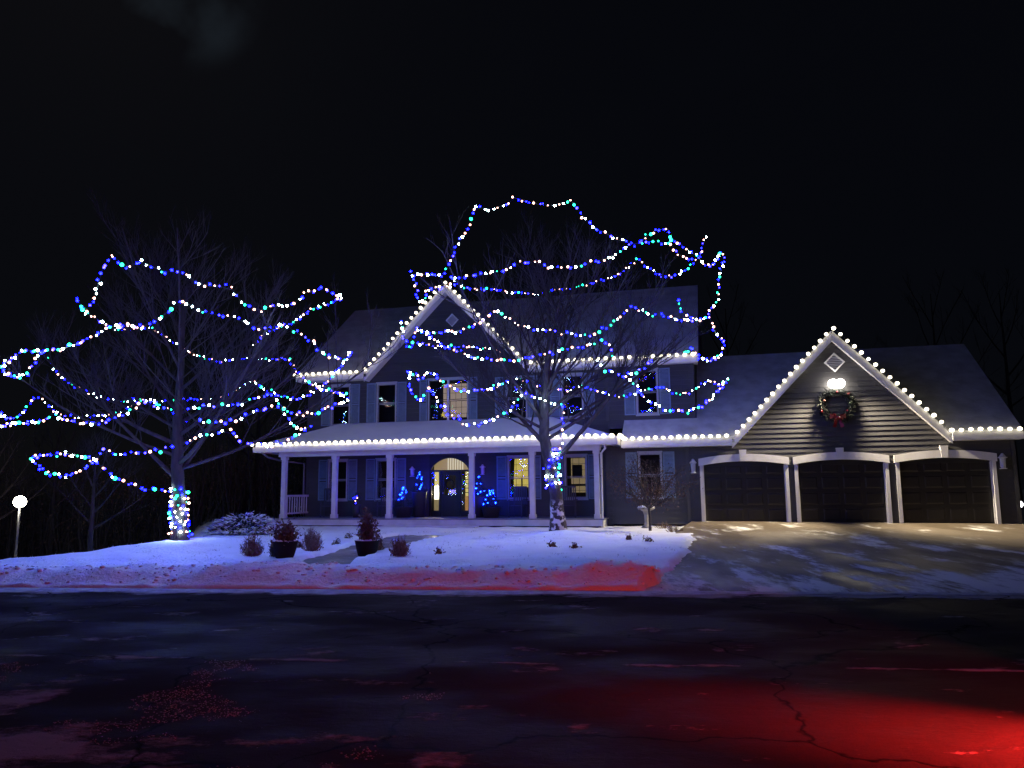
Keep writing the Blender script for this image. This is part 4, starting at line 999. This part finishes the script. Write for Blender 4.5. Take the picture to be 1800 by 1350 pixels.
bush('low leafy tuft behind the path planter', 662, 970, 26, 30, 60, 14, 'brownleaf', 5, name='shrub', cat='shrub')
def planter(label, px, py, wpx, hpx, top, seed):
    R = random.Random(seed); p = on_ground(px, py); k = p.y/F; w_ = wpx*k; h = hpx*k; H = top*k
    t = thing('planter', label, 'planter', p, 0, 'dark bowl planters with dead stems')
    MB().lathe([(0, -.03), (w_*.30, -.03), (w_*.36, .03), (w_*.44, h*.5), (w_*.5, h*.96), (w_*.52, h), (w_*.47, h), (w_*.44, h*.93), (0, h*.92)], 22).build('bowl', M['pot'], t, smooth=True)
    m = MB()
    for i in range(120):
        for j in range(1): 
            a = R.uniform(0, 2*PI); rr = w_*.44*math.sqrt(R.random())
            m.sphere((rr*math.cos(a), rr*math.sin(a), h*.95+R.uniform(0, .03)), R.uniform(.02, .045), 0, (1, 1, .6))
    m.build('snow_cap', M['snow'], t, smooth=True, kind='stuff')
    b = MB(); lf = MB()
    for i in range(70):
        a = R.uniform(0, 2*PI); s = R.random(); q = Vector((math.cos(a)*w_*.62*s, math.sin(a)*w_*.62*s, H*R.uniform(.5, 1.08)*(1-.38*s)))
        b.tube([Vector((0, 0, h*.85)), Vector((q.x*.6, q.y*.6, (h+q.z)/2)), q], [.008, .006, .003], 3, False)
        for _ in range(11):
            e = Vector((0, 0, h*.85)).lerp(q, R.uniform(.25, 1))+Vector((R.gauss(0, 1), R.gauss(0, 1), R.gauss(0, 1)))*.05; s2 = .05
            d = [Vector((R.uniform(-s2, s2), R.uniform(-s2, s2), R.uniform(-s2, s2))) for _ in range(4)]; lf.add([e+d[0], e+d[1], e+d[2], e+d[3]], [(0, 1, 2), (0, 2, 3)])
    b.build('stems', M['brownleaf'], t, kind='stuff'); lf.build('leaves', M['brownleaf'], t, kind='stuff')
planter('dark bowl planter with brown stems, left one near the porch corner', 500, 980, 44, 28, 74, 31)
planter('dark bowl planter with tall brown stems beside the path', 645, 979, 42, 28, 88, 32)
# snow laden evergreen at the porch corner
R = random.Random(40); p = at(428, 945, 24.0); p.z = gz(p.x, p.y)
t = thing('evergreen_shrub', 'spreading evergreen shrub weighed down with snow left of the porch', 'shrub', p)
m = MB(); s_ = MB()
for i in range(1500):
    a = R.uniform(0, 2*PI); q = math.sqrt(R.random()); x, y = q*1.05*math.cos(a), q*.8*math.sin(a); z = .62*math.sqrt(max(0, 1-q*q))*R.uniform(.5, 1)+.05*fn(x, y, 5)
    c = Vector((x, y, z)); d = Vector((math.cos(a)*R.uniform(.1, .25), math.sin(a)*R.uniform(.1, .25), R.uniform(-.08, .10))); s = Vector((-math.sin(a), math.cos(a), 0))*.035
    m.add([c-s, c+s, c+d], [(0, 1, 2)])
    if i % 3 == 0: s_.add([c-s*1.2+Vector((0, 0, .03)), c+s*1.2+Vector((0, 0, .03)), c+d+Vector((0, 0, .028)), c+Vector((0, 0, .06))], [(0, 1, 3), (1, 2, 3), (2, 0, 3), (0, 2, 1)])
m.build('foliage', M['needle'], t); s_.build('snow_clumps', M['snow'], t, kind='stuff')
# small ornamental tree with withered leaves, bird bath in front
p = on_ground(1143, 933); k = p.y/F
T = Tree(77); t = thing('ornamental_tree', 'small tree with withered brown leaves behind the bird bath', 'tree', p)
tr_ = [Vector((0, 0, -.1)), Vector((0, 0, .4)), Vector((-.02, 0, .72))]
MB().tube(tr_, [.05, .04, .035], 8).build('trunk', M['bark'], t, smooth=True)
lf = MB(); bb = MB()
for i in range(22):
    a = 2*PI*i/22*1.618; e = math.radians(20+50*((i*.618) % 1)); d = Vector((math.cos(a)*math.cos(e), math.sin(a)*math.cos(e)*.9, math.sin(e)))
    pts, rr, _ = T.curve(Vector((-.02, 0, .68)), d, 1.75*T.r.uniform(.75, 1.15), .020, .004, 7, .12, .035); bb.tube(pts, rr, 5, False)
    T.twigs(pts[1:], rr[1:], 7, .5, 2)
    for _ in range(130):
        j = T.r.randint(2, 6); e0 = pts[j]+Vector((T.r.gauss(0, .16), T.r.gauss(0, .16), T.r.gauss(-.02, .15))); s = .028
        dd = [Vector((T.r.uniform(-s, s), T.r.uniform(-s, s), T.r.uniform(-s*1.4, s))) for _ in range(4)]; lf.add([e0+dd[0], e0+dd[1], e0+dd[2], e0+dd[3]], [(0, 1, 2), (0, 2, 3)])
bb.build('limbs', M['bark'], t, smooth=True); T.tw.build('twigs', M['twig'], t, kind='stuff'); lf.build('crown', M['brownleaf'], t, kind='stuff')
p = on_ground(1137, 928)
t = thing('bird_bath', 'stone bird bath capped with snow under the small brown tree', 'bird bath', p)
MB().lathe([(0, -.05), (.17, -.05), (.18, .03), (.10, .08), (.065, .20), (.075, .42), (.11, .52), (.13, .55)], 16).build('pedestal', M['stone'], t, smooth=True)
MB().lathe([(0, .55), (.13, .55), (.26, .60), (.30, .66), (.29, .67), (.24, .635), (0, .62)], 20).build('basin', M['stone'], t, smooth=True)
MB().lathe([(.285, .672), (.25, .715), (.15, .735), (0, .74)], 20).build('snow_cap', M['snow'], t, smooth=True)
p = on_ground(1101, 925); t = thing('path_light', 'short black path light stake in the snow by the wall', 'path light', p)
MB().tube([(0, 0, -.05), (0, 0, .26)], .012, 6).build('stake', M['black'], t); MB().lathe([(.03, .20), (.035, .26), (.07, .27), (.02, .32), (0, .325)], 12).build('cap', M['black'], t)
# withered tufts sticking out of the snow
for i, (px, py, lab) in enumerate([(612, 946, 'withered tuft in the snow between bush and path planter'), (590, 956, 'tiny withered sprig in the snow just left of the path'), (524, 982, 'dead tuft at the near edge of the path'),
        (771, 974, 'tiny dark sprig in the snow right of the path'), (971, 961, 'dark tuft in the snow just below the porch maple'), (1010, 965, 'flat dark sprig right of the tuft below the porch maple'),
        (1106, 948, 'dark sprig on the lawn before the bird bath'), (1140, 949, 'flat withered tuft on the lawn just below the bird bath')]):
    bush(lab, px, py, 12, 8, 26, 60+i, 'brownleaf', 3, name='dead_tuft', cat='plant', group='withered tufts in the snow')
for i, (px, py, lab) in enumerate([(1185, 934, 'twiggy snow dusted bush by the driveway edge'), (1165, 929, 'low twiggy bush between bird bath and driveway')]):
    bush(lab, px, py, 34, 12, 60, 80+i, 'twig', 0, group='low twiggy bushes')
# crusty lumps thrown up by the plough, and grass poking through the thin snow
R = random.Random(55); m = MB(); org = Vector((0, 14, .2))
for i in range(1300):
    x = R.uniform(-16, 2.6); d = abs(R.gauss(.75, .42))+.08; y = YK(x)+d
    if d > 2.2: continue
    r_ = R.uniform(.012, .06)*R.random(); p = Vector((x, y, snow_z(x, y)-r_*.15))-org
    m.sphere(p, r_, 1, (R.uniform(.8, 1.5), R.uniform(.8, 1.3), R.uniform(.5, .9)), .3)
link('snow_lumps', m.mesh('snow_lumps', M['snow'], True), None, loc=org, label='crusty lumps of ploughed snow along the kerb bank', cat='snow lumps', kind='stuff')
m = MB()
for i in range(2600):
    x = R.uniform(-14, 6); d = R.uniform(1.5, 11); y = YK(x)+d
    if fn(x, y, .8, 31) < .12 or x > xl(y)-.05 or path_in(x, y): continue
    for k in range(3):
        p = Vector((x+R.gauss(0, .03), y+R.gauss(0, .03), snow_z(x, y)-.01))-org; a = R.uniform(0, 6.28); w_ = Vector((math.cos(a), math.sin(a), 0))*.004
        m.add([p-w_, p+w_, p+Vector((R.gauss(0, .025), R.gauss(0, .025), R.uniform(.02, .055)))], [(0, 1, 2)])
link('grass', m.mesh('grass', M['bush']), None, loc=org, label='withered grass tips poking through the lawn snow', cat='grass', kind='stuff')
m = MB(); org = Vector((-1, 5.5, 0))
for i in range(26000):
    x = R.uniform(-6, -.6); y = R.uniform(3.6, 8.2)
    k_ = fn(x, y, .9, 51)+.6*fn(x*.6, y, 2.6, 52)+.35*fn(x, y, 6, 53)-.10*(y-4.5)-.06*(x+2)
    if k_ < .13+.12*R.random(): continue
    r_ = R.uniform(.002, .006); m.sphere(Vector((x, y, r_*.15))-org, r_, 0, (R.uniform(.8, 1.8), R.uniform(.8, 1.5), R.uniform(.35, .8)), .3)
print('slush', len(m.f))
link('slush_crumbs', m.mesh('slush_crumbs', mat('slush_crumbs', (.30, .27, .26), .7), True), None, loc=org, label='gritty crumbs of frozen slush scattered over the near road', cat='slush', kind='stuff')
# yard lamp on the left
p = at(35, 882, 30); base = gz(p.x, p.y)
t = thing('yard_lamp', 'glowing globe lamp on a tall thin post at far left', 'lamp', (p.x, p.y, base))
hgt = p.z-base
MB().tube([(0, 0, -.1), (0, 0, hgt-.2)], .045, 8).build('post', M['metal'], t, smooth=True)
MB().lathe([(.05, hgt-.26), (.11, hgt-.2), (.12, hgt-.17)], 12).build('collar', M['metal'], t, smooth=True)
MB().sphere((0, 0, hgt), .22, 2).build('globe', M['globe'], t, smooth=True)
# ground flood light at far right
p = at(1790, 888, 25.5); base = gz(p.x, p.y)
t = thing('garden_spotlight', 'small bright spotlight low beside the garage at far right', 'spotlight', (p.x, p.y, base)); hgt = p.z-base
MB().tube([(0, 0, -.05), (0, 0, hgt-.05)], .02, 6).build('stake', M['black'], t)
MB().lathe([(.05, -.08), (.10, 0), (.11, .06)], 12, (0, 0, hgt)).build('housing', M['black'], t, smooth=True); MB().sphere((0, -.05, hgt+.03), .11, 1).build('lens', emit('spot_lens', (.95, .97, 1), 14), t, smooth=True)

# background trees -------------------------------------------------------------
def back_tree(label, px, Y, hgt, r, seed, lean=0, name='bare_tree', nl=9, group='bare trees in the dark behind'):
    d = ray(px, 860); x = d.x/d.y*Y; z = gz(x, Y)
    tr = [Vector((x+lean*k*k*.02, Y, z+hgt*k/6)) for k in range(6)]
    big_tree(label, tr, [r, r*.85, r*.7, r*.52, r*.36, r*.15], ring(nl, 25, 72, hgt*.38, r*.38, 1.6, 4.6, seed), seed, group, 4, 1.0, 3)
back_tree('small forked bare tree behind the snow crest right of the yard lamp', 165, 27, 4.6, .11, 21)
back_tree('dark bare tree beside the yard lamp', 95, 38, 8, .16, 22)
back_tree('dark bare tree in the gap between the left maple and the house', 450, 46, 10, .2, 23)
back_tree('bare tree close behind the yard lamp at the frame edge', -20, 34, 7, .16, 27)
back_tree('tall bare tree behind the right end of the garage roof', 1665, 50, 17, .15, 24)
back_tree('tall bare tree beyond the garage at the far right edge', 1790, 44, 15, .16, 25)
back_tree('dark bare tree filling the space between the house and garage roofs', 1290, 52, 15, .16, 26)

R = random.Random(90); m = MB(); lf = MB(); x0 = -34
org = Vector((-18, 40, gz(-18, 40)))
for i in range(900):
    x = R.uniform(-34, -9); y = R.uniform(36, 46); z = gz(x, y); h = R.uniform(1.5, 5.5); p = Vector((x, y, z-.1)); q = p+Vector((R.uniform(-.8, .8), R.uniform(-.6, .6), h)); c = p.lerp(q, .5)+Vector((R.uniform(-.3, .3), 0, 0))
    m.tube([p-org, c-org, q-org], [.035, .022, .006], 3, False)
    for k in range(7):
        e = c.lerp(q, R.uniform(-.6, 1)); m.tube([e-org, e+Vector((R.uniform(-1, 1), R.uniform(-1, 1), R.uniform(.2, 1)))*.8-org], [.010, .003], 3, False)
        for _ in range(3):
            e2 = e+Vector((R.gauss(0, .5), R.gauss(0, .5), R.gauss(.2, .5)))-org; s_ = .07
            d = [Vector((R.uniform(-s_, s_), R.uniform(-s_, s_), R.uniform(-s_, s_))) for _ in range(3)]; lf.add([e2+a for a in d], [(0, 1, 2)])
t = thing('thicket', 'dark tangled thicket beyond the yard lamp', 'thicket', org)
m.build('stems', M['twig'], t, kind='stuff'); lf.build('leaves', M['brownleaf'], t, kind='stuff')
# ------------------------------------------------------------------ car behind the right frame edge whose tail lamps redden the road
cx_, cy_ = 5.35, 3.6
car = thing('parked_car', 'dark car standing on the road with its brake lights on', 'car', (cx_, cy_, 0), math.radians(8))
body = [(0, .35), (0, .72), (.12, .98), (.75, 1.02), (1.35, 1.42), (2.9, 1.44), (3.6, 1.0), (4.5, .85), (4.6, .4), (4.4, .28), (.1, .28)]
MB().prism([(a, -.85, b) for a, b in body], (0, 1.7, 0)).build('body', M['black'], car)
MB().box(-.06, .06, -.84, .84, .36, .55).build('bumper', M['black'], car)
for x in (.95, 3.7):
    for s in (-1, 1):
        wv = MB().tube([(x, s*.86-.1, .33), (x, s*.86+.1, .33)], .33, 20).build('wheel', M['black'], car)
for s in (-1, 1): MB().box(-.02, .03, s*.68-.14, s*.68+.14, .74, .9).build('tail_lamp', M['lens_red'], car)
for tgt, e, ang, bl, sy, cc in (((4.0, 4.95, 0), 12500, 50, 1, .68, (1, .022, .02)), ((2.9, 6.2, 0), 1300, 125, 1, -.68, (1, .022, .02)), ((1.3, 14.0, .3), 210, 16, 1, .60, (1, .15, .07)), ((-1.6, 13.9, .25), 60, 24, 1, -.60, (1, .03, .03)), ((-.4, 4.9, 0), 260, 44, 1, -.64, (1, .03, .025))):
    ld = bpy.data.lights.new('brake_beam', 'SPOT'); ld.energy = e; ld.color = cc; ld.spot_size = math.radians(ang); ld.spot_blend = bl; ld.shadow_soft_size = .06
    lo = bpy.data.objects.new('brake_beam', ld); COL.objects.link(lo); lo.parent = car; lo.location = (-.06, sy, .82)
    p = Matrix.Translation(car.location) @ Matrix.Rotation(car.rotation_euler.z, 4, 'Z') @ Vector((-.06, sy, .82))
    dv = Matrix.Rotation(-car.rotation_euler.z, 4, 'Z') @ (Vector(tgt)-p)
    lo.rotation_euler = dv.to_track_quat('-Z', 'Y').to_euler()
